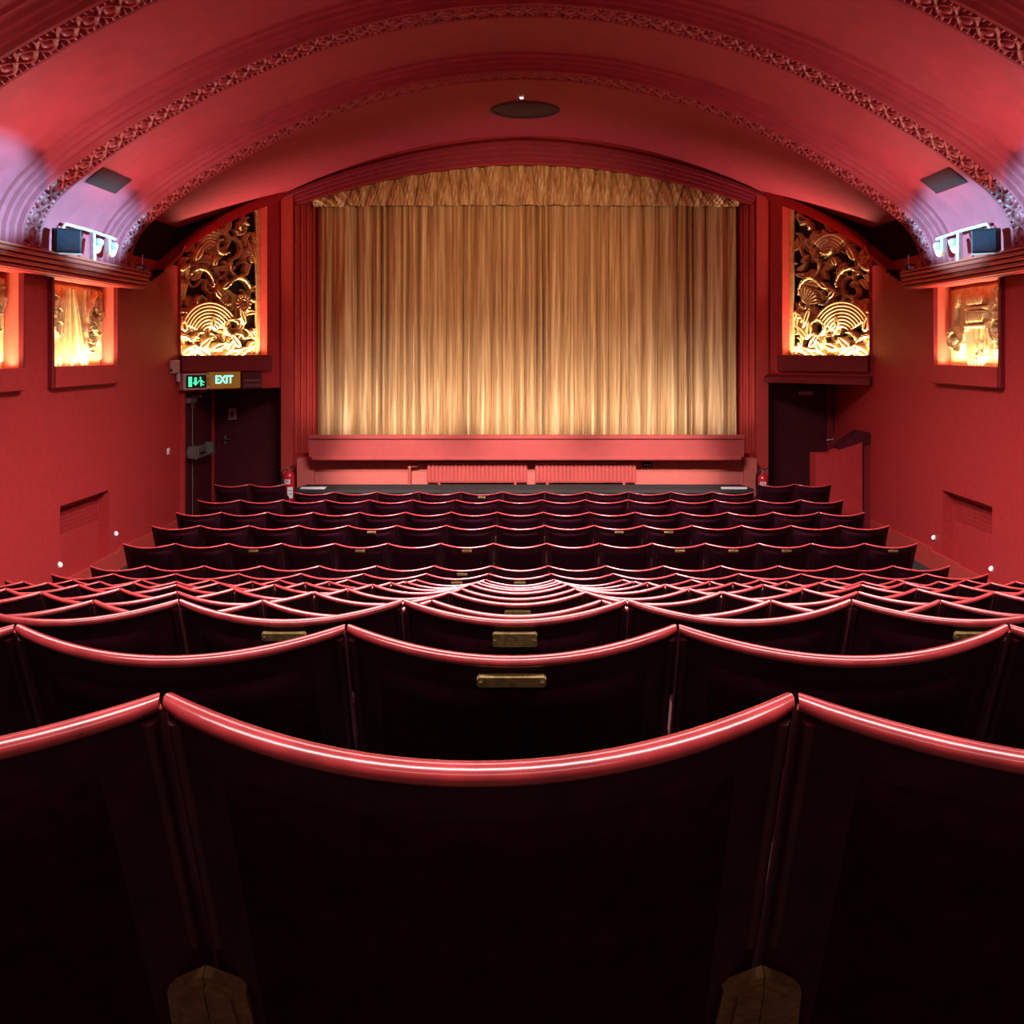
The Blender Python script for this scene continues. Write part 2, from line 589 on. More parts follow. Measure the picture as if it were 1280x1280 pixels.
def SP(s, t, off, z):
    """point on the splay: t from the side-wall corner, off toward the room"""
    x = -HW + EX * t + EY * off
    y = YS + EY * t - EX * off
    return Vector((X_(-s * x) if s > 0 else X_(x), y, R_(z)))


def SPpx(px, py, off=0.0):
    """left splay: photo ray hits the plane; returns (t, z)"""
    p0 = (XC - HW + EY * off, YS - EX * off)
    nx, ny = EY, -EX
    dx = (px - PX) / F
    Y = (p0[0] * nx + p0[1] * ny) / (dx * nx + ny)
    X = dx * Y
    return ((X - p0[0]) * EX + (Y - p0[1]) * EY), -(py - PY) / F * Y


# raked moulding edges, left side in photo pixels: (px, lower y, upper y)
RAKE = [(187, 351, 337), (198, 341, 326), (210, 330, 316), (222, 320, 306), (236, 308, 294), (250, 298, 284), (275, 283, 268), (300, 270.5, 256), (318, 263, 248), (335, 257, 241), (351, 250.5, 235.5)]


def rake_pts(off):
    out = []
    for px, yl, yu in RAKE:
        if px < 222:
            X = XC - HW + off
            a, b = UX(px, yl, XC - HW), UX(px, yu, XC - HW)
            out.append((('w', a.y), a.z - ZC, b.z - ZC))
        else:
            t, zl = SPpx(px, yl)
            _, zu = SPpx(px, yu)
            out.append((('s', t), zl, zu))
    return out


RK = rake_pts(0)


def rake_point(s, key, off, z):
    if key[0] == 'w':
        return Vector((X_(s * (HW - off)), key[1], R_(z)))
    return SP(s, key[1], off, z)


def rake_low(t):
    ts = [k[1] for k, a, b in RK if k[0] == 's']
    zs = [a for k, a, b in RK if k[0] == 's']
    return float(np.interp(t, ts, zs))


T0, ZB = SPpx(226, 448)
T1, _ = SPpx(334, 448)
ZLS = {-1: -0.60, 1: -0.50}
GI = 0.25
for k, s in enumerate((-1, 1)):
    side = ('left', 'right')[k]
    ZL = ZLS[s]
    mb = MB()
    # above the moulding; its shade is put into the near-black colour
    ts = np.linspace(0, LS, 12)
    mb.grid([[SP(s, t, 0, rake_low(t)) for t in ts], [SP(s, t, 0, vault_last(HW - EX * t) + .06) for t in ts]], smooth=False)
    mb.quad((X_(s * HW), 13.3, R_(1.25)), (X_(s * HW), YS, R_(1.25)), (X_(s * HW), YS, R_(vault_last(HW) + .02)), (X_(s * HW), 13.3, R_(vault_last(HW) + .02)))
    struct(mb.build('wall_upper_%s' % side, M['deep_shade']))
    mb = MB()
    # margins
    mb.quad(SP(s, 0, 0, ZL), SP(s, T0, 0, ZL), SP(s, T0, 0, rake_low(T0) + .05), SP(s, 0, 0, rake_low(0) + .05))
    mb.quad(SP(s, T1, 0, ZL), SP(s, LS, 0, ZL), SP(s, LS, 0, rake_low(LS) + .05), SP(s, T1, 0, rake_low(T1) + .05))
    # band below the opening and soffit over the alcove
    mb.quad(SP(s, T0, 0, ZL), SP(s, T1, 0, ZL), SP(s, T1, 0, ZB), SP(s, T0, 0, ZB))
    mb.quad(SP(s, 0, 0, ZL), SP(s, LS, 0, ZL), (X_(s * XS), YA, R_(ZL)), (X_(s * HW), YA, R_(ZL)))
    # opening cheeks
    mb.quad(SP(s, T0, 0, ZB), SP(s, T0, -GI - .12, ZB), SP(s, T0, -GI - .12, 2.4), SP(s, T0, 0, 2.4))
    mb.quad(SP(s, T0, 0, ZB), SP(s, T1, 0, ZB), SP(s, T1, -GI - .12, ZB), SP(s, T0, -GI - .12, ZB))
    struct(mb.build('wall_splay_%s' % side, M['wall']))
    mb = MB()
    mb.quad(SP(s, T1, 0, ZB), SP(s, T1, -GI - .12, ZB), SP(s, T1, -GI - .12, 2.6), SP(s, T1, 0, 2.6))
    struct(mb.build('trim_jamb_%s' % side, M['trim']))
    # raked moulding
    mb = MB()
    rows = []
    for f, p in ((0, 0), (0.0, .05), (0.2, .05), (0.22, .10), (0.44, .10), (0.46, .15), (0.68, .15), (0.70, .20), (1.0, .20), (1.0, 0)):
        rows.append([rake_point(s, key, p, a + (b - a) * f) for key, a, b in RK])
    mb.grid(rows, smooth=False)
    struct(mb.build('trim_rake_%s' % side, M['wall']))
    # ledge hiding the grille lamp
    mb = MB()
    za = SPpx(280, 465)[1]
    fr = [(-.04, ZB + .045), (.09, ZB + .045), (.09, za + .02), (.07, za), (-.02, za)]
    mb.grid([[SP(s, t, p, z) for p, z in fr] for t in (T0 - .03, T1 + .03)], smooth=False)
    for t in (T0 - .03, T1 + .03):
        mb.add([SP(s, t, p, z) for p, z in fr], [tuple(range(len(fr)))])
    struct(mb.build('trim_ledge_%s' % side, M['darktrim']))


# ------------------------------------------------------------------ carved height fields
class Relief:
    def __init__(s, w, h, res, base):
        s.nu, s.nv = int(w / res) + 1, int(h / res) + 1
        s.u, s.v = np.meshgrid(np.linspace(0, w, s.nu), np.linspace(0, h, s.nv))
        s.H = np.full(s.u.shape, base, float)
        s.base = base

    def put(s, h, m):
        s.H = np.where(m, np.maximum(s.H, h), s.H)

    def leaf(s, cx, cy, ang, L, wd, h=0.05, bend=0.0, vein=True):
        du, dv = s.u - cx, s.v - cy
        a = du * math.cos(ang) + dv * math.sin(ang)
        b = -du * math.sin(ang) + dv * math.cos(ang)
        q = np.clip(a / L, 0, 1)
        b = b - bend * L * np.sin(q * PI)
        w = wd * np.sin(PI * q ** 0.8) + 1e-4
        m = (a > 0) & (a < L) & (np.abs(b) < w)
        r = np.abs(b) / w
        hh = h * (0.45 + 0.55 * np.sqrt(np.clip(1 - (r - 0.55) ** 2 / 0.3, 0, 1)))
        if vein:
            hh = np.where(r < 0.16, h * 0.35, hh)
        s.put(hh, m)

    def curl(s, cx, cy, R, t, a0, a1, h=0.06, sx=1.0, sy=1.0):
        du, dv = (s.u - cx) / sx, (s.v - cy) / sy
        r = np.hypot(du, dv)
        th = (np.arctan2(dv, du) - a0) % (2 * PI)
        span = a1 - a0
        q = np.clip(th / span, 0, 1)
        tt = t * (0.25 + 0.75 * np.sin(PI * (0.12 + 0.8 * q)))
        m = (th < span) & (np.abs(r - R) < tt)
        x = np.abs(r - R) / tt
        hh = h * (0.4 + 0.6 * np.sqrt(np.clip(1 - x ** 2, 0, 1)))
        hh = np.where((x > 0.1) & (x < 0.35), hh * 0.55, hh)
        s.put(hh, m)

    def fan(s, cx, cy, r0, r1, a0, a1, n=8, h=0.085):
        du, dv = s.u - cx, s.v - cy
        r = np.hypot(du, dv)
        th = np.arctan2(dv, du)
        m = (r > r0) & (r < r1) & (th > a0) & (th < a1)
        q = (r - r0) / (r1 - r0) * n
        hh = h * (0.55 + 0.2 * (r - r0) / (r1 - r0)) + 0.028 * np.abs(np.sin(PI * q)) ** 0.6
        s.put(hh, m)

    def spray(s, cx, cy, r0, r1, a0, a1, n=9, h=0.075):
        du, dv = s.u - cx, s.v - cy
        r = np.hypot(du, dv)
        th = np.arctan2(dv, du)
        m = (r > r0) & (th > a0) & (th < a1) & (r < r1 * (0.88 + 0.12 * np.abs(np.cos((th - a0) / (a1 - a0) * n * PI))))
        s.put(h * (0.5 + 0.5 * np.abs(np.sin((th - a0) / (a1 - a0) * n * PI))), m)

    def flower(s, cx, cy, R, n=14, h=0.07):
        du, dv = s.u - cx, s.v - cy
        r = np.hypot(du, dv)
        th = np.arctan2(dv, du)
        s.put(h * (0.55 + 0.45 * np.abs(np.cos(th * n / 2))), (r > R * .62) & (r < R * (0.85 + 0.15 * np.abs(np.cos(th * n / 2)))))
        s.put(h * 0.6 + 0.02 * np.cos(r / R * 14), r < R * .58)

    def dot(s, cx, cy, R, h=0.05):
        r = np.hypot(s.u - cx, s.v - cy)
        s.put(h * np.sqrt(np.clip(1 - (r / R) ** 2, 0, 1)), r < R)

    def bar(s, x0, y0, x1, y1, t0, t1=None, h=0.05):
        t1 = t0 if t1 is None else t1
        L = math.hypot(x1 - x0, y1 - y0)
        ex, ey = (x1 - x0) / L, (y1 - y0) / L
        a = (s.u - x0) * ex + (s.v - y0) * ey
        b = -(s.u - x0) * ey + (s.v - y0) * ex
        t = t0 + (t1 - t0) * np.clip(a / L, 0, 1)
        m = (a > 0) & (a < L) & (np.abs(b) < t)
        s.put(h * np.sqrt(np.clip(1 - (b / np.maximum(t, 1e-4)) ** 2, 0, 1)), m)


def grille(s, seed):
    rnd = random.Random(seed)
    gw, gh = T1 - T0, 2.45
    rl = Relief(gw, gh, 0.0085, -0.05)
    ku, kv = gw / 690.0, 0.00192          # photo-zoom units to metres

    def P(x, y):
        return (x - 40) * ku, (1205 - y) * kv
    # background tangle of curling leaves
    for i in range(150):
        cx, cy = rnd.uniform(0, gw), rnd.uniform(-.05, 2.3)
        a = rnd.uniform(0, 2 * PI)
        if rnd.random() < 0.55:
            rl.curl(cx, cy, rnd.uniform(.06, .16), rnd.uniform(.018, .034), a, a + rnd.uniform(2.2, 4.6), h=rnd.uniform(.03, .07), sy=rnd.uniform(.8, 1.3))
        else:
            rl.leaf(cx, cy, a, rnd.uniform(.16, .32), rnd.uniform(.03, .06), h=rnd.uniform(.03, .065), bend=rnd.uniform(-.25, .25))
    big = [(100, 430, 75, 200, 340), (250, 600, 110, -20, 150), (555, 455, 85, 130, 330), (560, 650, 105, 10, 160), (450, 700, 70, 100, 300), (115, 910, 70, 60, 300),
           (495, 955, 65, 20, 300), (110, 1100, 75, 20, 190), (250, 760, 45, 0, 200), (255, 1080, 80, 80, 200), (540, 1100, 95, 60, 190), (430, 300, 60, 100, 320), (600, 130, 45, 30, 210)]
    for x, y, r, a0, a1 in big:
        cx, cy = P(x, y)
        rl.curl(cx, cy, r * kv, 0.030, math.radians(a0), math.radians(a1), h=.10)
    for x, y, ang, L, wd in [(340, 460, 60, 90, 24), (400, 720, 130, 90, 26), (420, 640, 40, 90, 26), (600, 930, 110, 150, 26), (200, 430, 60, 150, 30), (120, 1000, 100, 130, 36), (330, 960, 80, 110, 26),
                             (230, 1130, 40, 150, 36), (340, 1130, 20, 120, 36), (560, 1120, 130, 150, 34), (460, 1150, 60, 130, 36), (100, 1180, 30, 160, 40), (520, 1190, 30, 150, 40), (320, 1195, 150, 170, 44), (420, 1200, 20, 190, 40), (180, 1195, 80, 120, 36)]:
        cx, cy = P(x, y)
        rl.leaf(cx, cy, math.radians(ang), L * kv, wd * kv, h=.10)
    if s < 0:
        rl.fan(*P(315, 1030), 0.13, 0.54, math.radians(38), math.radians(158), 8, .095)
        rl.flower(*P(595, 755), .15)
        rl.spray(*P(120, 740), 0.02, .26, math.radians(70), math.radians(185))
        rl.fan(*P(330, 350), 0.05, 0.34, math.radians(60), math.radians(150), 6, .07)
        for i in range(9):
            rl.dot(*P(455 + rnd.uniform(0, 130), 840 + rnd.uniform(0, 70)), .032, .09)
    else:
        rl.fan(*P(300, 1030), 0.13, 0.55, math.radians(30), math.radians(150), 8, .095)
        rl.spray(*P(610, 760), 0.02, .30, math.radians(60), math.radians(185))
        rl.leaf(*P(560, 1030), math.radians(90), .26, .07, .10)
        rl.fan(*P(400, 380), 0.06, 0.36, math.radians(40), math.radians(140), 6, .08)
        for i in range(10):
            rl.dot(*P(60 + rnd.uniform(0, 120), 820 + rnd.uniform(0, 80)), .032, .09)
    # solid foliage bank at the foot
    rl.put(0.02 + 0.015 * np.sin(rl.u * 60) * np.cos(rl.v * 50), rl.v < .16 + .04 * np.sin(rl.u * 14))
    side = 'left' if s < 0 else 'right'
    root = thing('carved_grille', 'tall gilded openwork foliage grille in the recess %s' % ('above the green exit signs' if s < 0 else 'above the right-hand dark door'), 'carved panel', SP(s, (T0 + T1) / 2, -GI - .08, ZB), 'gilded foliage grilles beside the curtain')
    P3 = np.zeros(rl.u.shape + (3,))
    t = T0 + rl.u
    o = -GI + rl.H
    x = -HW + EX * t + EY * o
    P3[..., 0] = XC + (x if s < 0 else -x)
    P3[..., 1] = YS + EY * t - EX * o
    P3[..., 2] = ZC + ZB + rl.v
    lim = np.interp(t, [k[1] for k, a, b in RK if k[0] == 's'], [b for k, a, b in RK if k[0] == 's']) - ZB + 0.02
    keep = (rl.H > -0.045) & (rl.v < lim)
    mask = keep[:-1, :-1] | keep[1:, :-1] | keep[:-1, 1:] | keep[1:, 1:]
    mask &= (rl.v < lim)[1:, 1:] & (rl.v < lim)[1:, :-1]
    mb = MB()
    mb.grid(P3, mask=mask)
    mb.build('foliage', M['gold'], root)
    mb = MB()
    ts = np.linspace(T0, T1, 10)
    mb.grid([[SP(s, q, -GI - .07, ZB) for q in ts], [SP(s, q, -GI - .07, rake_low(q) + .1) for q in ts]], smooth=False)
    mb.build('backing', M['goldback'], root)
    mb = MB()
    mb.box((0, 0, 0), (1, 1, 1), Matrix(((1, 0, 0, 0), (0, 1, 0, 0), (0, 0, 1, 0), (0, 0, 0, 1))))
    mb = MB()
    a, b = SP(s, T1 - .07, -GI + .02, ZB), SP(s, T1 - .005, -GI + .02, ZB)
    c = Vector((0, 0, rake_low(T1) - ZB + .1))
    n3 = SP(s, T1, .05, ZB) - SP(s, T1, 0, ZB)
    mb.add([a, b, b + c, a + c, a + n3, b + n3, b + c + n3, a + c + n3], [(0, 1, 2, 3), (4, 5, 6, 7), (0, 1, 5, 4), (1, 2, 6, 5), (2, 3, 7, 6), (3, 0, 4, 7)])
    mb.build('frame_strip', M['gold'], root)


grille(-1, 11)
grille(1, 23)


def relief_panel(s, i, label):
    a, b = NICH[i]
    w, h = b - a - 0.02, NZ1 - NZ0 - 0.05
    rl = Relief(w, h, 0.008, 0.0)
    rnd = random.Random(50 + i + (s > 0) * 7)
    rl.H += 0.006 * np.sin(rl.u * 40) * np.sin(rl.v * 33)
    if s < 0:
        # bundle of reeds flaring at the foot, berries and leaves either side (u runs away from the eye)
        for q in np.linspace(-1, 1, 11):
            rl.bar(w * (.47 + .30 * q), 0.0, w * (.44 + .10 * q), h * .97, .030, .018, .045 + .015 * math.cos(q * 9))
        for q in np.linspace(0, 1, 7):
            rl.bar(w * (.04 + .16 * q), 0, w * (.06 + .10 * q), h * .8, .016, .012, .03)
        for cx, cy in ((.22, .80), (.26, .66), (.20, .56), (.27, .5)):
            rl.curl(w * cx, h * cy, .07, .026, 0.4, 4.8, .07, sx=1.6)
        for k in range(8):
            rl.dot(w * rnd.uniform(.16, .34), h * rnd.uniform(.38, .5), .045, .06)
        for cx, cy, r in ((.83, .62, .13), (.80, .44, .12), (.90, .52, .09), (.78, .30, .10), (.9, .8, .1)):
            rl.curl(w * cx, h * cy, r, .036, rnd.uniform(0, 2), rnd.uniform(4, 5.5), .085, sx=1.4)
        for k in range(9):
            rl.leaf(w * rnd.uniform(.72, .95), h * rnd.uniform(.08, .8), rnd.uniform(.5, 2.4), .2, .05, .06)
        for q in (.70, .76, .97):
            rl.bar(w * q, h * .1, w * (q + .015), h * .98, .018, .014, .04)
    else:
        # palm-like fountain: stacked plumes on a tapering stem, scrolls either side
        for lv, wd in ((.60, .22), (.82, .20)):
            for q in np.linspace(-1, 1, 9):
                rl.leaf(w * (.46 + .5 * wd * q), h * (lv - .05), PI / 2 + .25 * -q, .15, .035, .075)
            rl.bar(w * (.46 - wd * .75), h * (lv - .085), w * (.46 + wd * .75), h * (lv - .085), .026, .026, .07)
        for q in np.linspace(-1, 1, 5):
            rl.bar(w * (.46 + .10 * q), 0, w * (.46 + .17 * q), h * .5, .028, .022, .055)
        rl.bar(w * .20, h * .12, w * .34, h * .62, .03, .03, .06)
        rl.bar(w * .70, h * .12, w * .60, h * .55, .03, .03, .06)
        for cx, cy, r in ((.12, .36, .11), (.20, .28, .08), (.86, .86, .12), (.80, .48, .13), (.90, .34, .11), (.78, .68, .08)):
            rl.curl(w * cx, h * cy, r, .038, rnd.uniform(0, 2), rnd.uniform(4, 5.6), .085, sx=1.4)
        for k in range(6):
            rl.bar(w * .70, h * (.22 + .10 * k), w * .99, h * (.26 + .09 * k), .024, .02, .05)
        for k in range(12):
            rl.leaf(w * rnd.uniform(.05, .95), h * rnd.uniform(.02, .25), rnd.uniform(.6, 2.5), .17, .045, .055)
        rl.bar(w * .10, h * .5, w * .16, h * .98, .03, .012, .05)
        rl.leaf(w * .14, h * .75, 1.2, .22, .05, .06)
    P3 = np.zeros(rl.u.shape + (3,))
    P3[..., 1] = a + .01 + rl.u if s < 0 else a + .01 + (w - rl.u)
    P3[..., 0] = X_(0) + s * (HW + 0.165 - rl.H)
    P3[..., 2] = R_(NZ0 + 0.005) + rl.v
    loc = (X_(s * (HW + .18)), (a + b) / 2, R_(NZ0))
    root = thing('relief_panel', label, 'carved panel', loc, 'gilded reliefs in the side wall niches')
    mb = MB()
    mb.grid(P3)
    mb.build('carving', M['gold'], root)
    mb = MB()
    xa, xb = sorted((X_(s * (HW + .165)), X_(s * (HW + .195))))
    mb.box((xa, a + .005, R_(NZ0)), (xb, b - .005, R_(NZ1 - .04)))
    mb.build('backboard', M['gold'], root)


relief_panel(-1, 0, 'gilded reed and leaf relief in the lit niche on the left wall nearest the grille')
relief_panel(1, 0, 'gilded plume and scroll relief in the lit niche on the right wall')
relief_panel(-1, 1, 'gilded relief in the left wall niche cut off by the photo edge')
relief_panel(1, 1, 'gilded relief in the right wall niche beyond the photo edge')

# ------------------------------------------------------------------ curtain and pelmet
YC = 17.84
CX0, CX1 = (398 - PX) / F * YC - .02, (916 - PX) / F * YC + .02
rnd = random.Random(5)
nx = 1400
xs = np.linspace(0, 1, nx)
folds = []
x = 0.0
while x < 1.0:
    wd = rnd.choice((.014, .022, .028, .034, .042, .05)) * rnd.uniform(.85, 1.15)
    folds.append((x, wd, rnd.uniform(.5, 1.0)))
    x += wd
prof = np.zeros(nx)
for x0, wd, am in folds:
    m = (xs >= x0) & (xs < x0 + wd)
    q = (xs[m] - x0) / wd
    # rounded pleat with a narrow deep crease on both sides, a little lopsided
    k = 0.8 + 0.5 * am
    prof[m] = -am * (0.13 + wd * 2.2) * (np.sin(PI * q ** k) ** 0.55) + 0.02 * np.sin(2 * PI * q) * am
prof += 0.018 * np.sin(xs * 55 + 1) + 0.02 * np.sin(xs * 17)
fine = 0.008 * np.sin(xs * 420) + 0.006 * np.sin(xs * 263 + 2)
rows = []
for j in range(30):
    v = j / 29
    z = -1.52 + v * (2.62 + 1.52)
    am = 0.72 + 0.45 * (1 - v)
    wob = 0.012 * np.sin(xs * 60 + v * 3) * (1 - v) + .006 * np.sin(xs * 31 - v * 5)
    X = CX0 + xs * (CX1 - CX0) + wob * .6
    zz = np.minimum(R_(z), R_(arch(np.clip(X - XC, -3.6, 3.6)) - .01))
    Y = YC + prof * am + fine * (0.6 + v * .6) + 0.01 * np.sin(v * 4 + xs * 40)
    rows.append(np.stack([X, Y, zz], 1))
mb = MB()
mb.grid(np.array(rows))
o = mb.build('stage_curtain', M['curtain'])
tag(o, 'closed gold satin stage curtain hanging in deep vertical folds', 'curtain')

nx = 1400
xs = np.linspace(0, 1, nx)
rows = []
base = np.zeros(nx)
x = 0
tri = []
while x < 1:
    wd = rnd.uniform(.018, .034)
    tri.append((x, wd, rnd.uniform(.6, 1)))
    x += wd
PB = 2.365
for j in range(22):
    v = j / 21            # 0 bottom hem, 1 top
    d = np.zeros(nx)
    nb = len(tri)
    bs = [x0 + (1 if i % 2 else -1) * wd * .62 * (v - .45) for i, (x0, wd, am) in enumerate(tri)] + [1.05]
    for i, (x0, wd, am) in enumerate(tri):
        a, b = bs[i], max(bs[i + 1], bs[i] + .003)
        m = (xs >= a) & (xs < b)
        q = (xs[m] - a) / (b - a)
        d[m] += -am * (.035 + (b - a) * 2.6) * np.sin(PI * q) ** 0.5
    d += -0.03 * np.sin(v * PI) + 0.012 * np.sin(xs * 300 + v * 9) + .006 * np.sin(xs * 700 - v * 14)
    X = CX0 - .02 + xs * (CX1 - CX0 + .04)
    zt = R_(arch(np.clip(X - XC, -3.7, 3.7)) - 0.005 + .012 * np.abs(np.sin(xs * 110)))
    zb = R_(PB + .03 * np.cos((xs - .5) * 3) - .02 + 0.006 * np.sin(xs * 90))
    zb = np.minimum(zb, zt - .02)
    rows.append(np.stack([X, YC - .19 + d, zb + (zt - zb) * v], 1))
mb = MB()
mb.grid(np.array(rows))
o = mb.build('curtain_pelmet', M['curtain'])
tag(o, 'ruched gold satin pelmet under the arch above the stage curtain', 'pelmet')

# ------------------------------------------------------------------ stage front
YT = 16.85
xa, xb = (385 - PX) / F * YT, (931 - PX) / F * YT
mb = MB()
mb.bbox((xa, YT - .03, R_(-1.39)), (xb, YT + .10, R_(-1.328)), 0.012)
mb.box((xa + .015, YT, R_(-1.667)), (xb - .015, YT + .08, R_(-1.38)))
mb.box((xa + .02, YT + .02, R_(-1.665)), (xb - .02, YP + .02, R_(-1.60)))
mb.bbox((xa + .05, YT - .02, R_(-1.722)), (xb - .05, YP + .02, R_(-1.667)), 0.012)
struct(mb.build('trim_stage_front', M['stagetrim']))
mb = MB()
# lower wall under the overhang, with returns
x0, x1 = U(397, 600, YP).x, U(925, 600, YP).x
mb.box((x0, 17.16, 0), (x1, YP + .01, R_(-1.66)))
for e0, e1 in ((U(376, 600, YP).x, x0), (x1, U(941, 600, YP).x)):
    mb.box((e0, 17.11, 0), (e1, YP + .01, R_(-1.72)))
struct(mb.build('wall_stage_base', M['stage']))

# dark carpeted step below the stage
PT = -2.13
px0, px1 = U(367, 610, 16.5).x, U(943, 610, 16.5).x
out = []
yb, yf = 17.10, 16.42
out += [(px0 + .10, yb), (px1 - .10, yb)]
for k in range(7):
    a = k / 6 * PI / 2
    out.append((px1 - .12 + .12 * math.cos(-a + 0) - 0 if False else px1 - .12 + .12 * math.cos(a), yf + .12 - .12 * math.sin(a)))
for k in range(7):
    a = k / 6 * PI / 2
    out.append((px0 + .12 - .12 * math.sin(a), yf + .12 - .12 * math.cos(a)))
stage = thing('carpeted_platform', 'low dark carpeted platform with rounded corners along the stage base', 'platform', ((px0 + px1) / 2, 16.8, FZ))
mb = MB()
n = len(out)
mb.add([(x, y, R_(PT)) for x, y in out] + [(x, y, R_(PT) - .05) for x, y in out], [tuple(range(n))] + [(i, (i + 1) % n, n + (i + 1) % n, n + i) for i in range(n)])
mb.build('carpet_top', M['carpet'], stage)
mb = MB()
cxm = (px0 + px1) / 2
sh = [(cxm + (x - cxm) * .995, yb + (y - yb) * .97) for x, y in out]
mb.add([(x, y, R_(PT) - .05) for x, y in sh] + [(x, y, FZ) for x, y in sh], [(i, (i + 1) % n, n + (i + 1) % n, n + i) for i in range(n)] + [tuple(range(n, 2 * n))])
mb.build('front_panel', M['black'], stage)

for px, side in ((391, 'left'), (917, 'right')):
    c = U(px, 611, 16.55)
    root = thing('paper_stack', 'thin white paper pad lying on the %s end of the dark platform' % side, 'paper', (c.x, c.y, R_(PT)))
    for k in range(3):
        mb = MB()
        mtx = Matrix.Translation((c.x + .006 * k, c.y, R_(PT) + .002 + .007 * k)) @ Matrix.Rotation(.04 * (k - 1), 4, 'Z')
        mb.box((-.19, -.06, 0), (.19, .07, .006), mtx)
        mb.build('paper_sheet', M['paper'], root)


# radiators: corrugated panels
def radiator(pxa, pxb, label):
    xa, xb = U(pxa, 590, 17.05).x, U(pxb, 590, 17.05).x
    y = 17.06
    root = thing('radiator', label, 'radiator', ((xa + xb) / 2, y, R_(PT)), 'radiators under the stage')
    mb = MB()
    n = 26
    pts = []
    w = (xb - xa) / n
    for i in range(n):
        for q, d in ((.05, 0), (.2, .018), (.8, .018), (.95, 0)):
            pts.append((xa + w * (i + q), y - .02 - d))
    z0, z1 = R_(PT + .035), R_(-1.775)
    mb.grid([[(x, yy, z) for x, yy in pts] for z in (z0 + .02, z1 - .02)], smooth=False)
    mb.box((xa, y - .022, z0), (xb, y + .02, z1))
    mb.build('heating_panel', M['radiator'], root)
    mb = MB()
    mb.bbox((xa - .005, y - .042, z1 - .02), (xb + .005, y + .03, z1 + .01), .006)
    mb.build('top_cap', M['radiator'], root)
    for q in (.12, .88):
        mb = MB()
        x = xa + (xb - xa) * q
        mb.box((x - .02, y - .02, R_(PT)), (x + .02, y + .03, z0 + .03))
        mb.build('foot', M['radiator'], root)


radiator(534, 659, 'long red corrugated radiator under the stage, left of the centre gap')
radiator(669, 795, 'long red corrugated radiator under the stage, right of the centre gap')

mb = MB()
y = 17.06
a = U(512, 590, y)
mb.tube([(a.x, y, R_(PT)), (a.x, y, R_(-1.74))], .022, 10)
mb.tube([(a.x, y, R_(-1.84)), (U(521, 590, y).x, y, R_(-1.84)), (U(524, 590, y).x, y, R_(-1.80)), (U(533, 590, y).x, y, R_(-1.80))], .018, 10)
mb.lathe([(.03, -.03), (.034, 0), (.03, .03)], Matrix.Translation((a.x, y, R_(-1.84))), 10)
tag(mb.build('heating_pipe', M['radiator']), 'red painted heating pipe with an elbow joining the left radiator', 'pipe')
root = thing('junction_box', 'small grey electrical box on the stage wall by the right radiator', 'box', (U(809, 580, 17.1).x, 17.12, R_(-1.84)))
c = U(809, 580, 17.1)
mb = MB()
mb.bbox((c.x - .075, 17.08, R_(-1.855)), (c.x + .075, 17.165, R_(-1.785)), .012)
mb.build('casing', M['vent'], root)
for dx in (-.04, 0, .04):
    mb = MB()
    mb.lathe([(.012, 0), (.012, .012), (.006, .016)], Matrix.Translation((c.x + dx, 17.08, R_(-1.82))) @ Matrix.Rotation(PI / 2, 4, 'X'), 10)
    mb.build('button', M['white'], root)


# ------------------------------------------------------------------ extinguishers
def extinguisher(px, ytop, Y, label, mirror):
    c = U(px, ytop, Y)
    base = c.z - 0.56
    root = thing('fire_extinguisher', label, 'fire extinguisher', (c.x, Y, base), 'fire extinguishers beside the stage')
    T = Matrix.Translation((c.x, Y, base))
    mb = MB()
    mb.lathe([(.07, 0), (.088, .012), (.09, .03), (.09, .40), (.084, .43), (.06, .465), (.032, .48), (.03, .50)], T, 20)
    mb.build('cylinder', M['exred'], root)
    mb = MB()
    mb.lathe([(.02, .48), (.024, .49), (.024, .525), (.016, .53)], T, 12)
    mb.bbox((-.02, -.035, .52), (.02, .10, .535), .004, T @ Matrix.Rotation(PI / 2 * mirror, 4, 'Z'))
    v = mb.build('valve', M['dullsteel'], root)
    mb = MB()
    mb.tube([T @ Vector((0, 0, .535)), T @ Vector((mirror * .05, 0, .56)), T @ Vector((mirror * .09, -.005, .57))], [.008, .009, .007], 8)
    mb.build('lever', M['black'], root)
    mb = MB()
    m = -mirror
    mb.tube([T @ Vector((m * x, yy, z)) for x, yy, z in ((.02, 0, .51), (.075, -.02, .52), (.108, -.03, .47), (.115, -.04, .36), (.11, -.04, .22), (.10, -.04, .10))], .011, 8)
    mb.build('hose', M['hose'], root)
    for z0, z1, a0, a1, nm in ((.29, .36, -.75, .35, 'upper_label'), (.06, .24, -.1, .85, 'lower_label')):
        mb = MB()
        cols = []
        for k in range(9):
            a = -PI / 2 + a0 + (a1 - a0) * k / 8
            cols.append([T @ Vector((.0915 * math.cos(a), .0915 * math.sin(a), z)) for z in (z0, z1)])
        mb.grid(cols)
        lb = mb.build(nm, M['paper'], root)
        mb = MB()
        for q in range(2):
            zz = z0 + (z1 - z0) * (.35 + .3 * q)
            mb.grid([[T @ Vector((.093 * math.cos(-PI / 2 + a0 + (a1 - a0) * (.2 + .6 * k / 8)), .093 * math.sin(-PI / 2 + a0 + (a1 - a0) * (.2 + .6 * k / 8)), z)) for z in (zz, zz + .012)] for k in range(9)])
        mb.build('printed_line', M['greytext'], lb)
    mb = MB()
    mb.box((-.03, .085, .25), (.03, YP - .055 - Y, .33), T)
    mb.build('wall_bracket', M['dullsteel'], root)
    return root


extinguisher(361.5, 583, 17.14, 'red fire extinguisher with two white labels at the left end of the platform', 1)
extinguisher(953.5, 586, 17.14, 'red fire extinguisher with looped hose at the right end of the platform', 1)

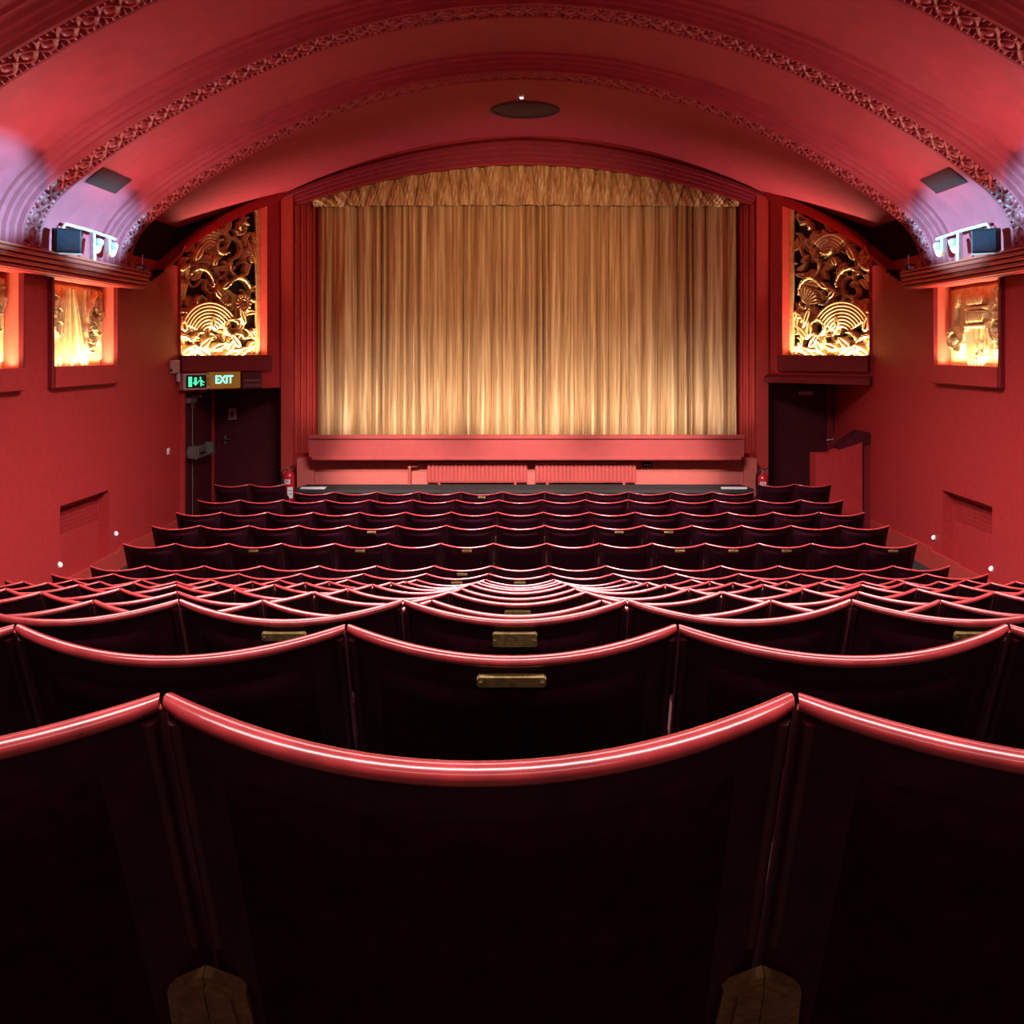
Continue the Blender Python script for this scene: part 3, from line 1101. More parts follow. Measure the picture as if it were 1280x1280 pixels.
# ------------------------------------------------------------------ left alcove: doors and signs
XL = X_(-HW)
ZD = -0.66
# exit door on the side wall
d1 = thing('door_1', 'dark maroon exit door with panic bar in the left alcove', 'door', (XL, 16.8, FZ))
d1['kind'] = 'structure'
mb = MB()
mb.box((XL, 16.12, FZ), (XL + .045, 17.55, R_(ZD)))
mb.build('door_leaf', M['door'], d1)
for y0, y1 in ((16.05, 16.12), (17.55, 17.62)):
    mb = MB()
    mb.box((XL, y0, FZ), (XL + .06, y1, R_(ZD + .04)))
    mb.build('door_frame', M['wall'], d1)
mb = MB()
xr = XL + .075
yr = xr * F / (240.5 - PX)
mb.tube([(xr, yr, FZ + .02), (xr, yr, R_(-.78))], .009, 8)
mb.box((xr - .02, yr - .03, R_(-.88)), (xr + .02, yr + .03, R_(-.76)))
mb.build('vertical_rod', M['dullsteel'], d1)
mb = MB()
ya, yb2 = 16.2, 17.3
zb0, zb1 = R_(-1.47), R_(-1.55)
mb.bbox((XL + .045, ya, R_(-1.60)), (XL + .085, yb2, R_(-1.49)), .01)
mb.tube([(XL + .17, ya + .05, R_(-1.63)), (XL + .17, yb2 - .05, R_(-1.63))], .022, 8)
for yy in (ya + .08, yr, yb2 - .1):
    mb.bbox((XL + .045, yy - .05, R_(-1.64)), (XL + .18, yy + .05, R_(-1.46)), .01)
mb.build('panic_bar', M['dullsteel'], d1)
mb = MB()
mb.bbox((XL + .045, 16.15, R_(-.80)), (XL + .12, 16.5, R_(-.72)), .01)
mb.tube([(XL + .12, 16.3, R_(-.70)), (XL + .3, 16.1, R_(-.69))], .012, 6)
mb.build('door_closer', M['dullsteel'], d1)

# toilet door on the alcove back wall
d2 = thing('door_2', 'dark maroon door with a person pictogram in the left alcove back wall', 'door', (U(302, 560, YA).x, YA, FZ))
d2['kind'] = 'structure'
xa, xb = XL + .10, X_(-XS) - .10
mb = MB()
mb.box((xa, YA - .05, FZ), (xb, YA, R_(ZD)))
mb.build('door_leaf', M['door'], d2)
for x0, x1 in ((xa - .08, xa), (xb, xb + .08)):
    mb = MB()
    mb.box((x0, YA - .07, FZ), (x1, YA, R_(ZD + .05)))
    mb.build('door_frame', M['door'], d2)
c = U(290.5, 517.5, YA - .06)
sg = MB()
sg.bbox((c.x - .068, YA - .065, c.z - .095), (c.x + .068, YA - .05, c.z + .095), .004)
sg = sg.build('door_sign', M['pinkframe'], d2)
mb = MB()
mb.box((c.x - .046, YA - .070, c.z - .072), (c.x + .046, YA - .066, c.z + .072))
mb.build('sign_face', M['pinkframe'], sg)
mb = MB()
fr = (Vector((c.x, YA - .071, c.z)), Vector((1, 0, 0)), Vector((0, 0, 1)), Vector((0, -1, 0)))
mb.prism([(-.018, -.065), (-.006, -.065), (0, -.02), (.006, -.065), (.018, -.065), (.016, .0), (.028, -.01), (.032, 0), (.014, .032), (-.014, .032), (-.032, 0), (-.028, -.01), (-.016, 0)], .003, fr)
mb.prism([(.014 * math.cos(a), .05 + .014 * math.sin(a)) for a in np.linspace(0, 2 * PI, 12, endpoint=False)], .003, fr)
mb.build('person_pictogram', M['door'], sg)
mb = MB()
c = U(266.5, 549, YA - .06)
mb.tube([(xa + .07, YA - .05, c.z), (xa + .07, YA - .10, c.z), (xa + .17, YA - .105, c.z)], .010, 8)
mb.bbox((xa + .05, YA - .058, c.z - .08), (xa + .09, YA - .05, c.z + .06), .003)
mb.build('door_handle', M['dullsteel'], d2)


def sframe(px, py, off):
    t, z = SPpx(px, py, off)
    o = SP(-1, t, off, z)
    return t, z, (o, Vector((EX, EY, 0)), Vector((0, 0, 1)), Vector((EY, -EX, 0)))


def rectp(w, h, x=0, y=0):
    return [(x, y), (x + w, y), (x + w, y + h), (x, y + h)]


def text_mesh(txt, size, frame, depth, name, m, parent, sx=1.0):
    cu = bpy.data.curves.new(name, 'FONT')
    cu.body = txt
    cu.size = size
    cu.extrude = depth
    cu.offset = size * 0.022
    cu.align_x = 'CENTER'
    cu.align_y = 'CENTER'
    t = bpy.data.objects.new(name + '_curve', cu)
    COL.objects.link(t)
    bpy.context.view_layer.update()
    dg = bpy.context.evaluated_depsgraph_get()
    me = bpy.data.meshes.new_from_object(t.evaluated_get(dg))
    me.name = name
    bpy.data.objects.remove(t)
    o, e1, e2, e3 = frame
    me.transform(Matrix(((e1.x * sx, e2.x, e3.x, o.x), (e1.y * sx, e2.y, e3.y, o.y), (e1.z * sx, e2.z, e3.z, o.z), (0, 0, 0, 1))))
    me.materials.clear()
    me.materials.append(m)
    ob = bpy.data.objects.new(name, me)
    COL.objects.link(ob)
    ob.parent = parent
    ob.matrix_parent_inverse = Matrix.Translation(-Vector(parent.location))
    return ob


# green running man sign
t0, z0, fr = sframe(229, 487.5, .10)
t1, z1, _ = sframe(258.5, 466.5, .10)
w, h = t1 - t0, z1 - z0
root = thing('exit_pictogram_sign', 'lit green running figure and down arrow sign, leftmost over the alcove', 'sign', fr[0])
mb = MB()
mb.prism(rectp(w, h), -.09, fr)
mb.build('sign_box', M['pinkframe'], root)
f2 = (fr[0] + fr[3] * .004, fr[1], fr[2], fr[3])
mb = MB()
mb.prism(rectp(w * .86, h * .80, w * .11, h * .10), .004, f2)
fc = mb.build('sign_face', M['signblack'], root)
f3 = (fr[0] + fr[3] * .010, fr[1], fr[2], fr[3])
mb = MB()
mb.prism(rectp(w * .15, h * .62, w * .20, h * .18), .003, f3)
mb.build('door_mark', M['green'], root)
mb = MB()
ax = w * .50
mb.prism([(ax - .022, h * .75), (ax + .022, h * .75), (ax + .022, h * .45), (ax + .055, h * .45), (ax, h * .24), (ax - .055, h * .45), (ax - .022, h * .45)], .003, f3)
mb.build('down_arrow', M['green'], root)
mb = MB()
bx, by = w * .72, h * .5


def S(pts):
    return [(bx + x * h, by + y * h) for x, y in pts]


mb.prism(S([(-.05, .10), (.05, .14), (.10, .02), (.06, -.08), (-.03, -.06)]), .003, f3)
mb.prism(S([(.04, .12), (.20, -.02), (.28, -.02), (.28, -.07), (.19, -.08), (.02, .05)]), .003, f3)
mb.prism(S([(-.04, .10), (-.15, .06), (-.20, -.04), (-.16, -.06), (-.11, .01), (-.02, .04)]), .003, f3)
mb.prism(S([(.06, -.06), (.16, -.18), (.24, -.20), (.24, -.26), (.12, -.24), (-.01, -.07)]), .003, f3)
mb.prism(S([(-.03, -.05), (-.02, -.30), (.06, -.32), (.06, -.28), (.03, -.26), (.06, -.07)]), .003, f3)
mb.prism([(bx - .02 * h + .065 * h * math.cos(a), by + .22 * h + .065 * h * math.sin(a)) for a in np.linspace(0, 2 * PI, 14, endpoint=False)], .003, f3)
mb.build('running_figure', M['green'], root)

# amber EXIT sign
t0, z0, fr = sframe(262, 486, .09)
t1, z1, _ = sframe(300.5, 464.5, .09)
w, h = t1 - t0, z1 - z0
root = thing('exit_sign', 'amber sign board with glowing green EXIT letters over the alcove', 'sign', fr[0])
mb = MB()
mb.prism(rectp(w, h), -.08, fr)
mb.build('sign_board', M['amberpanel'], root)
t2, z2, ftx = sframe(280.2, 474.8, .094)
text_mesh('EXIT', .17, ftx, .004, 'exit_letters', M['mint'], root, 0.92)
mb = MB()
for q in (.2, .75):
    tt, zz, f4 = sframe(259.6, 470 + 14 * (q > .5), .09)
    mb.prism([(.014 * math.cos(a), .014 * math.sin(a)) for a in np.linspace(0, 2 * PI, 10, endpoint=False)], .02, f4)
mb.build('fixing_screws', M['paper'], root)

# unlit dark sign
t0, z0, fr = sframe(303, 486, .09)
t1, z1, _ = sframe(327, 465.5, .09)
w, h = t1 - t0, z1 - z0
root = thing('unlit_sign', 'dark unlit sign box right of the amber exit sign', 'sign', fr[0])
mb = MB()
mb.prism(rectp(w, h), -.08, fr)
mb.build('sign_box', M['door'], root)
mb = MB()
f2 = (fr[0] + fr[3] * .002, fr[1], fr[2], fr[3])
rr = random.Random(3)
for rowi, (yy, hh) in enumerate(((.12, .22), (.44, .20))):
    x = .10
    while x < .88:
        ww = rr.uniform(.05, .09)
        mb.prism([(w * x, h * yy), (w * (x + ww), h * yy), (w * (x + ww), h * (yy + hh)), (w * (x + ww * .55), h * (yy + hh * .4)), (w * x, h * (yy + hh))], .002, f2)
        x += ww + .03
mb.build('faded_marking', M['greytext'], root)

# small wall boxes on the left wall
c0, c1 = UX(211.5, 467, XL), UX(220, 450, XL)
root = thing('sensor_box', 'white wall sensor box above the exit pictogram sign', 'sensor', (XL, (c0.y + c1.y) / 2, c0.z))
mb = MB()
mb.bbox((XL, c0.y, c0.z), (XL + .06, c1.y, c1.z), .01)
mb.build('housing', M['pinkframe'], root)
mb = MB()
mb.lathe([(.02, 0), (.018, .012), (.0, .016)], Matrix.Translation((XL + .03, c0.y, c0.z + .05)) @ Matrix.Rotation(PI / 2, 4, 'X'), 12)
mb.build('lens', M['black'], root)
c0 = UX(222.0, 477, XL + .03)
mb = MB()
mb.lathe([(.03, 0), (.035, .02), (.035, .10), (.028, .125), (.0, .13)], Matrix.Translation((XL + .035, c0.y, c0.z)), 12)
tag(mb.build('wall_mounted_fitting', M['pinkframe']), 'small pale rounded fitting beside the exit pictogram sign', 'fitting')
c0 = UX(209.5, 568, XL)
root = thing('wall_switch', 'tiny pale switch plate on the red wall left of the exit door', 'switch', (XL, c0.y, c0.z))
mb = MB()
mb.bbox((XL, c0.y - .05, c0.z), (XL + .02, c0.y + .05, c0.z + .09), .006)
mb.build('switch_plate', M['white'], root)
mb = MB()
mb.bbox((XL + .018, c0.y - .015, c0.z + .03), (XL + .03, c0.y + .015, c0.z + .06), .003)
mb.build('rocker', M['pinkframe'], root)

# ------------------------------------------------------------------ right alcove
XR = X_(HW)
d3 = thing('door_3', 'dark door with lever handle in the right alcove', 'door', (U(1018, 560, YA).x, YA, FZ))
d3['kind'] = 'structure'
xa, xb = X_(XS) + .10, XR - .12
mb = MB()
mb.box((xa, YA - .05, FZ), (xb, YA, R_(ZD + .10)))
mb.build('door_leaf', M['door'], d3)
for x0, x1 in ((xa - .08, xa), (xb, xb + .10)):
    mb = MB()
    mb.box((x0, YA - .08, FZ), (x1, YA, R_(ZD + .14)))
    mb.build('door_frame', M['darktrim'], d3)
c = U(1007, 491.5, YA - .05)
mb = MB()
mb.bbox((c.x - .115, YA - .062, c.z - .03), (c.x + .115, YA - .05, c.z + .03), .003)
mb.build('name_plate', M['pinkframe'], d3)
c = U(1036, 549, YA - .06)
mb = MB()
mb.tube([(c.x + .06, YA - .05, c.z), (c.x + .06, YA - .11, c.z), (c.x - .05, YA - .115, c.z - .01)], .012, 8)
mb.bbox((c.x + .035, YA - .06, c.z - .09), (c.x + .085, YA - .05, c.z + .05), .004)
mb.build('door_handle', M['steel'], d3)
# lintel over the right alcove
mb = MB()
zl0, zl1 = -0.515, -0.43
mb.grid([[SP(1, t, p, z) for p, z in ((0, zl0), (.09, zl0), (.09, zl1), (.03, zl1 + .05), (0, zl1 + .05))] for t in (-.02, LS + .02)], smooth=False)
struct(mb.build('trim_lintel_right', M['darktrim']))
# partition with stepped top
YQ = 15.98
root = thing('partition', 'low red plastered partition standing before the dark door by the right wall', 'partition', (U(1055, 600, YQ).x, YQ, FZ))
pa = U(1019.5, 567.5, YQ)
pb = U(1046, 564, YQ)
pc = U(1078, 553, YQ)
mb = MB()
pl = [(pa.x, FZ), (pc.x, FZ), (pc.x, pc.z), (pb.x, pb.z), (pb.x - .06, pa.z), (pa.x, pa.z)]
fr = (Vector((0, YQ, 0)), Vector((1, 0, 0)), Vector((0, 0, 1)), Vector((0, 1, 0)))
mb.prism(pl, .32, fr)
mb.build('panel_body', M['wall'], root)
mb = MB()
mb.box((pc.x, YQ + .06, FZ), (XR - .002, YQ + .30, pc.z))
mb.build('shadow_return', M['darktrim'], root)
mb = MB()
q0, q1 = U(1048, 557, YQ + .1), U(1091.5, 538, YQ + .1)
mb.prism([(q0.x, pb.z), (XR - .004, pc.z - .01), (XR - .004, q1.z - .03), (q0.x + .32, q1.z), (q0.x + .26, q1.z - .02), (q0.x, pb.z + .1)], .26, (Vector((0, YQ + .03, 0)), Vector((1, 0, 0)), Vector((0, 0, 1)), Vector((0, 1, 0))))
mb.build('dark_ledge', M['door'], root)

# ------------------------------------------------------------------ radiator covers in the wall recesses
for s, nm in ((-1, 'left'), (1, 'right')):
    root = thing('radiator_cover', 'red perforated cover panel set in the %s wall recess' % nm, 'radiator cover', (X_(s * (HW + .1)), (RY0 + RY1) / 2, R_(RZ0)), 'radiator covers low in the side walls')
    mb = MB()
    xf = s * (HW + .12)
    xa, xb = sorted((X_(xf), X_(s * (HW + .145))))
    mb.box((xa, RY0 + .005, R_(RZ0)), (xb, RY1 - .005, R_(-2.09)))
    mb.box((xa, RY0 + .005, R_(-1.80)), (xb, RY1 - .005, R_(RZ1 - .03)))
    for q in (0, 1):
        y = RY0 + .005 if q == 0 else RY1 - .055
        mb.box((xa, y, R_(-2.1)), (xb, y + .05, R_(-1.79)))
    mb.build('cover_panel', M['wall'], root)
    mb = MB()
    n = 30
    for i in range(n):
        y = RY0 + .06 + (RY1 - RY0 - .12) * i / n
        mb.box((xa + .004, y, R_(-2.09)), (xb - .004, y + .016, R_(-1.80)))
    for z in (-2.05, -2.0, -1.95, -1.9, -1.85):
        mb.box((xa + .006, RY0 + .05, R_(z)), (xb - .006, RY1 - .05, R_(z) + .012))
    mb.build('perforated_grating', M['wall'], root)
    mb = MB()
    xa, xb = sorted((X_(s * (HW + .147)), X_(s * (HW + .155))))
    mb.box((xa, RY0 + .01, R_(-2.10)), (xb, RY1 - .01, R_(-1.79)))
    mb.build('gap_shade', M['deep_shade'], root)  # dark sheet added so the grating gaps look shaded

# aisle lights
for px, py, s, lb in ((144, 667, -1, 'small round white aisle light right of the left radiator cover'), (74, 706, -1, 'small round white aisle light below the left radiator cover'),
                      (1168, 672, 1, 'small round white aisle light left of the right radiator cover'), (1240, 711, 1, 'small round white aisle light below the right radiator cover')):
    c = UX(px, py, X_(s * HW))
    mt = Matrix.Translation((X_(s * HW), c.y, c.z)) @ Matrix.Rotation(-s * PI / 2, 4, 'Y')
    root = thing('aisle_light', lb, 'light', c, 'aisle lights low on the side walls')
    mb = MB()
    mb.lathe([(.034, 0), (.034, .010), (.026, .016)], mt, 16)
    mb.build('rim', M['white'], root)
    mb = MB()
    mb.lathe([(.024, .014), (.021, .026), (.011, .032), (.0, .034)], mt, 16)
    mb.build('lens', M['glow'], root)


# ------------------------------------------------------------------ cornice fixtures
def look(mb_fn):
    return mb_fn


ZTOP = R_(0.79 + 0.208 + 0.027)
for s, nm in ((-1, 'left'), (1, 'right')):
    # loudspeaker
    Y = 11.36
    x = X_(s * (HW - .29))
    root = thing('loudspeaker', 'tilted dark blue loudspeaker cube on the %s cornice' % nm, 'loudspeaker', (x, Y, ZTOP))
    T = Matrix.Translation((x, Y, ZTOP + .012)) @ Matrix.Rotation(-s * 0.55, 4, 'Z') @ Matrix.Rotation(0.12, 4, 'X')
    mb = MB()
    mb.bbox((-.13, -.11, 0), (.13, .13, .25), .012, T)
    mb.build('cabinet', M['black'], root)
    mb = MB()
    mb.bbox((-.118, -.122, .014), (.118, -.108, .236), .008, T)
    mb.build('front_grille', M['speaker'], root)
    mb = MB()
    mb.box((-.14, -.13, -.02), (.14, .02, -.004), T)
    mb.build('foot_plate', M['steel'], root)
    # lamp bar
    root = thing('lamp_bar', 'white clamp bar carrying two amber spot lamps on the %s cornice' % nm, 'spotlight bar', (X_(s * (HW - .2)), 12.4, ZTOP), 'lamp bars on the cornices')
    xx = X_(s * (HW - .20))
    mb = MB()
    zt = R_(1.37)
    ya = 11.62
    mb.tube([(X_(s * (HW - .14)), ya, zt - .05), (X_(s * (HW - .16)), ya + .02, zt), (xx, 12.25, zt - .01), (xx, 12.95, zt - .03)], .017, 8)
    mb.build('bar', M['steel'], root)
    for yy, low in ((12.28, True), (12.74, False)):
        mb = MB()
        mb.bbox((xx - .03, yy - .025, (ZTOP - .01) if low else zt - .22), (xx + .03, yy + .025, zt - .01), .008)
        mb.build('post', M['steel'], root)
        T = Matrix.Translation((xx - s * .03, yy + .09, zt - .13)) @ Matrix.Rotation(-s * .35, 4, 'Y')
        mb = MB()
        mb.lathe([(.02, .05), (.045, .04), (.055, .01), (.056, -.03)], T, 14)
        mb.build('lamp_collar', M['steel'], root)
        mb = MB()
        mb.lathe([(.052, -.03), (.056, -.06), (.05, -.10), (.03, -.125), (.0, -.13)], T, 14)
        mb.build('lamp_glass', M['lamp'], root)
    # small floodlight behind the last rib
    c = Vector((X_(s * (HW - .22)), 13.78, ZTOP))
    root = thing('floodlight', 'small floodlight on a bracket at the stage end of the %s cornice' % nm, 'floodlight', c)
    mb = MB()
    mb.bbox((c.x - .06, c.y - .04, ZTOP), (c.x + .06, c.y + .06, ZTOP + .07), .01)
    mb.build('housing', M['black'], root)
    mb = MB()
    mb.tube([(c.x + s * -.02, c.y, ZTOP + .06), (c.x + s * -.02, c.y, ZTOP + .20)], .010, 8)
    mb.build('bracket', M['steel'], root)
    mb = MB()
    mb.bbox((c.x - .045, c.y - .046, ZTOP + .012), (c.x + .045, c.y - .038, ZTOP + .055), .004)
    mb.build('lens', M['steel'], root)
    # dark panel painting the lamp bar's shadow onto the vault
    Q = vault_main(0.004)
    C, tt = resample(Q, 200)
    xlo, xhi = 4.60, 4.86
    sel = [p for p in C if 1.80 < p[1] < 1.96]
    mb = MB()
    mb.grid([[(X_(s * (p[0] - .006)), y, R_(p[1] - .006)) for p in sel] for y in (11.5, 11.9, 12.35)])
    root = thing('vault_shade_patch', 'dark shade patch put on the vault above the %s lamp bar' % nm, 'vent', (X_(s * 4.6), 12.0, R_(1.9)))
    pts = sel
    me = mb.build('shade_face', M['vent'], root)  # 'vent' holds the shade colour here

# ------------------------------------------------------------------ ceiling disc and detector
yd = 15.35
root = thing('ceiling_rose', 'dark round vent in the vault before the stage arch', 'vent', (X_(0.0), yd, R_(vault_last(0))))
T = Matrix.Translation((X_(0), yd, R_(vault_last(0)))) @ Matrix.Rotation(PI, 4, 'X')
mb = MB()
mb.lathe([(.50, -.01), (.50, .03), (.46, .045), (.44, .03), (.43, .0)], T, 40)
mb.build('rim', M['darkvent'], root)
mb = MB()
mb.lathe([(.43, .012), (.3, .016), (.0, .02)], T, 40)
mb.build('mesh_disc', M['darkvent'], root)
T = Matrix.Translation((X_(-.05), 14.55, R_(vault_last(0)))) @ Matrix.Rotation(PI, 4, 'X')
root = thing('smoke_detector', 'tiny pale detector on the vault in front of the dark round vent', 'detector', (X_(-.05), 14.55, R_(vault_last(0))))
mb = MB()
mb.lathe([(.04, -.01), (.045, .015), (.038, .025)], T, 14)
mb.build('base_ring', M['white'], root)
mb = MB()
mb.lathe([(.028, .02), (.025, .045), (.0, .052)], T, 14)
mb.build('sensor_dome', M['glow'], root)

# ------------------------------------------------------------------ seats
HB = W / 2
DEP, DIP, LEAN = 0.08, 0.032, 0.50


def rail_pt(t):
    return (-DEP * (1 - t * t), BACKH - 0.009 - DIP * (1 - t * t))


def make_seat_parts(root):
    # back shell: leaning, curved in plan, with an inset velvet panel
    hw = HB - 0.005
    nt, nz = 17, 9

    def pt(t, v, off):
        y, z = rail_pt(t)
        zb = 0.40
        zz = (z - 0.006) * (1 - v) + zb * v
        return (t * hw, y + (z - zz) * LEAN + off, zz)
    ts = np.linspace(-1, 1, nt)
    vs = np.linspace(0, 1, nz)
    mb = MB()
    back = [[pt(t, v, -0.004) for t in ts] for v in vs]
    frnt = [[pt(t, v, 0.022) for t in ts] for v in vs]
    mb.grid(back)
    mb.grid(frnt)
    for col in (0, -1):
        mb.grid([[b[col] for b in back], [f[col] for f in frnt]], smooth=False)
    mb.grid([back[-1], frnt[-1]], smooth=False)
    mb.build('back_shell', M['seatwood'], root)
    mb = MB()
    ts2 = np.linspace(-.82, .82, 13)
    vs2 = [.10, .115, .2, .35, .5, .65, .8, .9, .915]
    rows = [[pt(t, v, -0.004 if k in (0, 8) or abs(t) > .81 else -0.012) for t in ts2] for k, v in enumerate(vs2)]
    mb.grid(rows)
    mb.build('back_panel', M['velvet'], root)
    # padded front
    mb = MB()
    rows = [[pt(t, v, 0.022 if k in (0, 8) or abs(t) > .9 else 0.06) for t in np.linspace(-.93, .93, 13)] for k, v in enumerate([.08, .14, .25, .4, .5, .6, .75, .88, .95])]
    mb.grid(rows)
    mb.build('back_cushion', M['velvet'], root)
    # rounded top rail
    mb = MB()
    path, rad = [], []
    for t in np.linspace(-1, 1, 25):
        y, z = rail_pt(t)
        path.append((t * (HB - 0.002), y + .004, z))
        rad.append(0.0102 * (1 - 0.2 * t ** 4))
    mb.tube(path, rad, 12, flat=(1.25, 0.95))
    mb.v = [(max(-HB + .002, min(HB - .002, v[0])), v[1], v[2]) for v in mb.v]
    mb.build('top_rail', M['rail'], root)
    # wooden stiles on both edges
    for sgn in (-1, 1):
        mb = MB()
        path = [pt(sgn * 1.0, v, -0.008) for v in np.linspace(0.02, .62, 6)]
        mb.tube([(p[0] - sgn * .007, p[1], p[2]) for p in path], .0075, 6)
        mb.build('stile', M['stile'], root)
    # hinge plate over the joint to the next seat
    e2 = Vector((0, -LEAN, 1)).normalized()
    e3 = Vector((0, -1, -LEAN)).normalized()
    for sgn in (-1, 1):
        mb = MB()
        o = Vector((sgn * (HB - .0005), (BACKH - .512) * LEAN - .026, 0.512))
        e1 = Vector((-sgn, 0, 0))
        mb.prism([(0, .042), (.038, .018), (.042, -.05), (.03, -.075), (0, -.075)], .012, (o, e1, e2, e3))
        mb.prism([(0, .028), (.024, .010), (.027, -.04), (0, -.04)], .017, (o, e1, e2, e3))
        mb.build('hinge_plate', M['bracket'], root)
    # tip-up cushion, standard and armrest
    mb = MB()
    mb.bbox((-HB + .04, .34, .33), (HB - .04, .42, .64), .03)
    mb.build('tip_up_cushion', M['velvet'], root)
    mb = MB()
    mb.bbox((-HB + .001, .17, 0), (-HB + .045, .52, .025), .006)
    mb.bbox((-HB + .001, .20, .02), (-HB + .028, .45, .58), .006)
    mb.build('standard', M['iron'], root)
    mb = MB()
    mb.bbox((-HB + .001, .19, .58), (-HB + .05, .52, .612), .012)
    mb.build('armrest', M['stile'], root)


def plaque_parts(root, wd, ht):
    y, z = rail_pt(0)
    zc = z - .018 - ht / 2
    o = Vector((0, y + (z - zc) * LEAN - .004, zc))
    e2 = Vector((0, -LEAN, 1)).normalized()
    e3 = Vector((0, -1, -LEAN)).normalized()
    fr = (o, Vector((1, 0, 0)), e2, e3)
    a, b = wd / 2, ht / 2
    c = .004
    mb = MB()
    mb.prism([(-a + c, -b), (a - c, -b), (a, -b + c), (a, b - c), (a - c, b), (-a + c, b), (-a, b - c), (-a, -b + c)], .010, fr)
    pq = mb.build('plaque', M['brass'], root)
    pq['label'] = 'brass name plaque'
    for sg in (-1, 1):
        mb = MB()
        mb.prism([(sg * (a - .006) + .003 * math.cos(q), .003 * math.sin(q)) for q in np.linspace(0, 2 * PI, 10, endpoint=False)], .0125, fr)
        sc = mb.build('plaque_screw', M['screw'], pq)


ORD = ['', 'first', 'second', 'third', 'fourth', 'fifth', 'sixth', 'seventh', 'eighth', 'ninth', 'tenth', 'eleventh', 'twelfth', 'thirteenth', 'fourteenth', 'fifteenth', 'sixteenth', 'seventeenth', 'eighteenth']
PLAQ = {(2, 0): (.110, .020), (3, 0): (.106, .040), (3, -1): (.106, .022), (3, 2): (.106, .022), (5, 0): (.104, .022), (6, 0): (.104, .022), (11, 0): (.10, .02), (11, -1): (.10, .02), (12, -1): (.10, .022),
        (13, -1): (.10, .022), (13, -3): (.10, .022), (13, -5): (.10, .022), (13, 3): (.10, .022), (13, 4): (.10, .022), (13, 5): (.10, .022), (13, 7): (.10, .022), (14, -3): (.10, .022), (14, 2): (.10, .022), (14, 3): (.10, .022), (17, -1): (.10, .022)}

proto = None
plaq_cache = {}


def place_seat(x, y, z, label, group, sx=1.0, plaque=None):
    global proto
    root = bpy.data.objects.new('cinema_seat', None)
    COL.objects.link(root)
    root.empty_display_size = 0.1
    if proto is None:
        make_seat_parts(root)
        proto = [c for c in root.children]
    else:
        for c in proto:
            d = c.copy()
            COL.objects.link(d)
            d.parent = root
    if plaque:
        plaque_parts(root, *plaque)
    root.location = (x, y, z)
    root.scale = (sx, 1, 1)
    tag(root, label, 'cinema seat', group)


count = 0
for n in range(1, 19):
    Y, z = ROWY[n - 1], FLZ[n - 1]
    if n == 18:
        spec = []
        for s, px0, px1, nm in ((-1, 267, 357.5, 'left'), (1, 947.5, 1039.5, 'right')):
            xa, xb = (px0 - PX) / F * Y, (px1 - PX) / F * Y
            wd = (xb - xa) / 2
            for k in range(2):
                place_seat(xa + wd * (k + .5), Y, FZ, 'dark seat of the pair at the front %s beside the platform, %s of the two' % (nm, ('left', 'right')[k]), 'pairs of seats beside the platform', wd / W)
                count += 1
        continue
    x0 = -0.037 if n == 1 else -0.016
    ks = range(-7, 8)
    wd = W
    if n == 17:
        ks = range(-5, 6)
        wd = W * 1.033
        x0 = 0.03
    pxs = {k: (PX + F * (x0 + wd * (k - .5)) / (Y - .04), PX + F * (x0 + wd * (k + .5)) / (Y - .04)) for k in ks}
    vis = [k for k in ks if pxs[k][1] > 3 and pxs[k][0] < 1277]
    use = list(vis)
    if len(vis) < 15 and n <= 8:
        for k in (vis[0] - 1, vis[-1] + 1):
            if -7 <= k <= 7:
                use.append(k)
    rowname = '%s row from the camera' % ORD[n] if n <= 9 else '%s row from the stage' % (ORD[18 - n] if n < 17 else 'first')
    if n == 1:
        rowname = 'row nearest the camera'
    if n == 17:
        rowname = 'row nearest the stage'
    for k in use:
        i = sorted(use).index(k) + 1 if k not in vis else vis.index(k) + 1
        pl = PLAQ.get((n, k))
        look_ = 'dark seat with brass plaque' if pl else 'dark seat with plain red rail'
        if k in vis:
            if n == 1:
                who = {1: 'left-hand one cut by the photo edge', 2: 'large middle one', 3: 'right-hand one cut by the photo edge'}[i]
                lb = 'dark seat in the %s, %s' % (rowname, who)
            else:
                lb = '%s, %s from left in %s' % (look_, ORD[i], rowname)
        else:
            lb = 'dark seat beyond the %s photo edge in the %s' % ('left' if k < 0 else 'right', rowname)
        place_seat(x0 + wd * k, Y, z, lb, 'seats in the %s' % rowname, wd / W, pl)
        count += 1
print('SEATS', count)


# ------------------------------------------------------------------ lights
def area(name, loc, to, sx, sy, power, col, spread=PI):
    l = bpy.data.lights.new(name, 'AREA')
    l.shape = 'RECTANGLE'
    l.size, l.size_y = sx, sy
    l.energy = power
    l.color = col
    l.spread = spread
    o = bpy.data.objects.new(name, l)
    COL.objects.link(o)
    o.location = loc
    d = Vector(to) - Vector(loc)
    o.rotation_euler = d.to_track_quat('-Z', 'Y').to_euler()
    return o


def spot(name, loc, to, power, col, size, blend=.4, rad=.05):
    l = bpy.data.lights.new(name, 'SPOT')
    l.energy = power
    l.color = col
    l.spot_size = math.radians(size)
    l.spot_blend = blend
    l.shadow_soft_size = rad
    o = bpy.data.objects.new(name, l)
    COL.objects.link(o)
    o.location = loc
    d = Vector(to) - Vector(loc)
    o.rotation_euler = d.to_track_quat('-Z', 'Y').to_euler()
    return o


def aim(o, e1, to):
    """turn an area lamp so its long side runs along e1 and it faces 'to'"""
    z = (Vector(o.location) - Vector(to)).normalized()
    y = z.cross(e1.normalized()).normalized()
    x = y.cross(z).normalized()
    o.rotation_euler = Matrix((x, y, z)).transposed().to_euler()


WARM = (1.0, 0.80, 0.55)
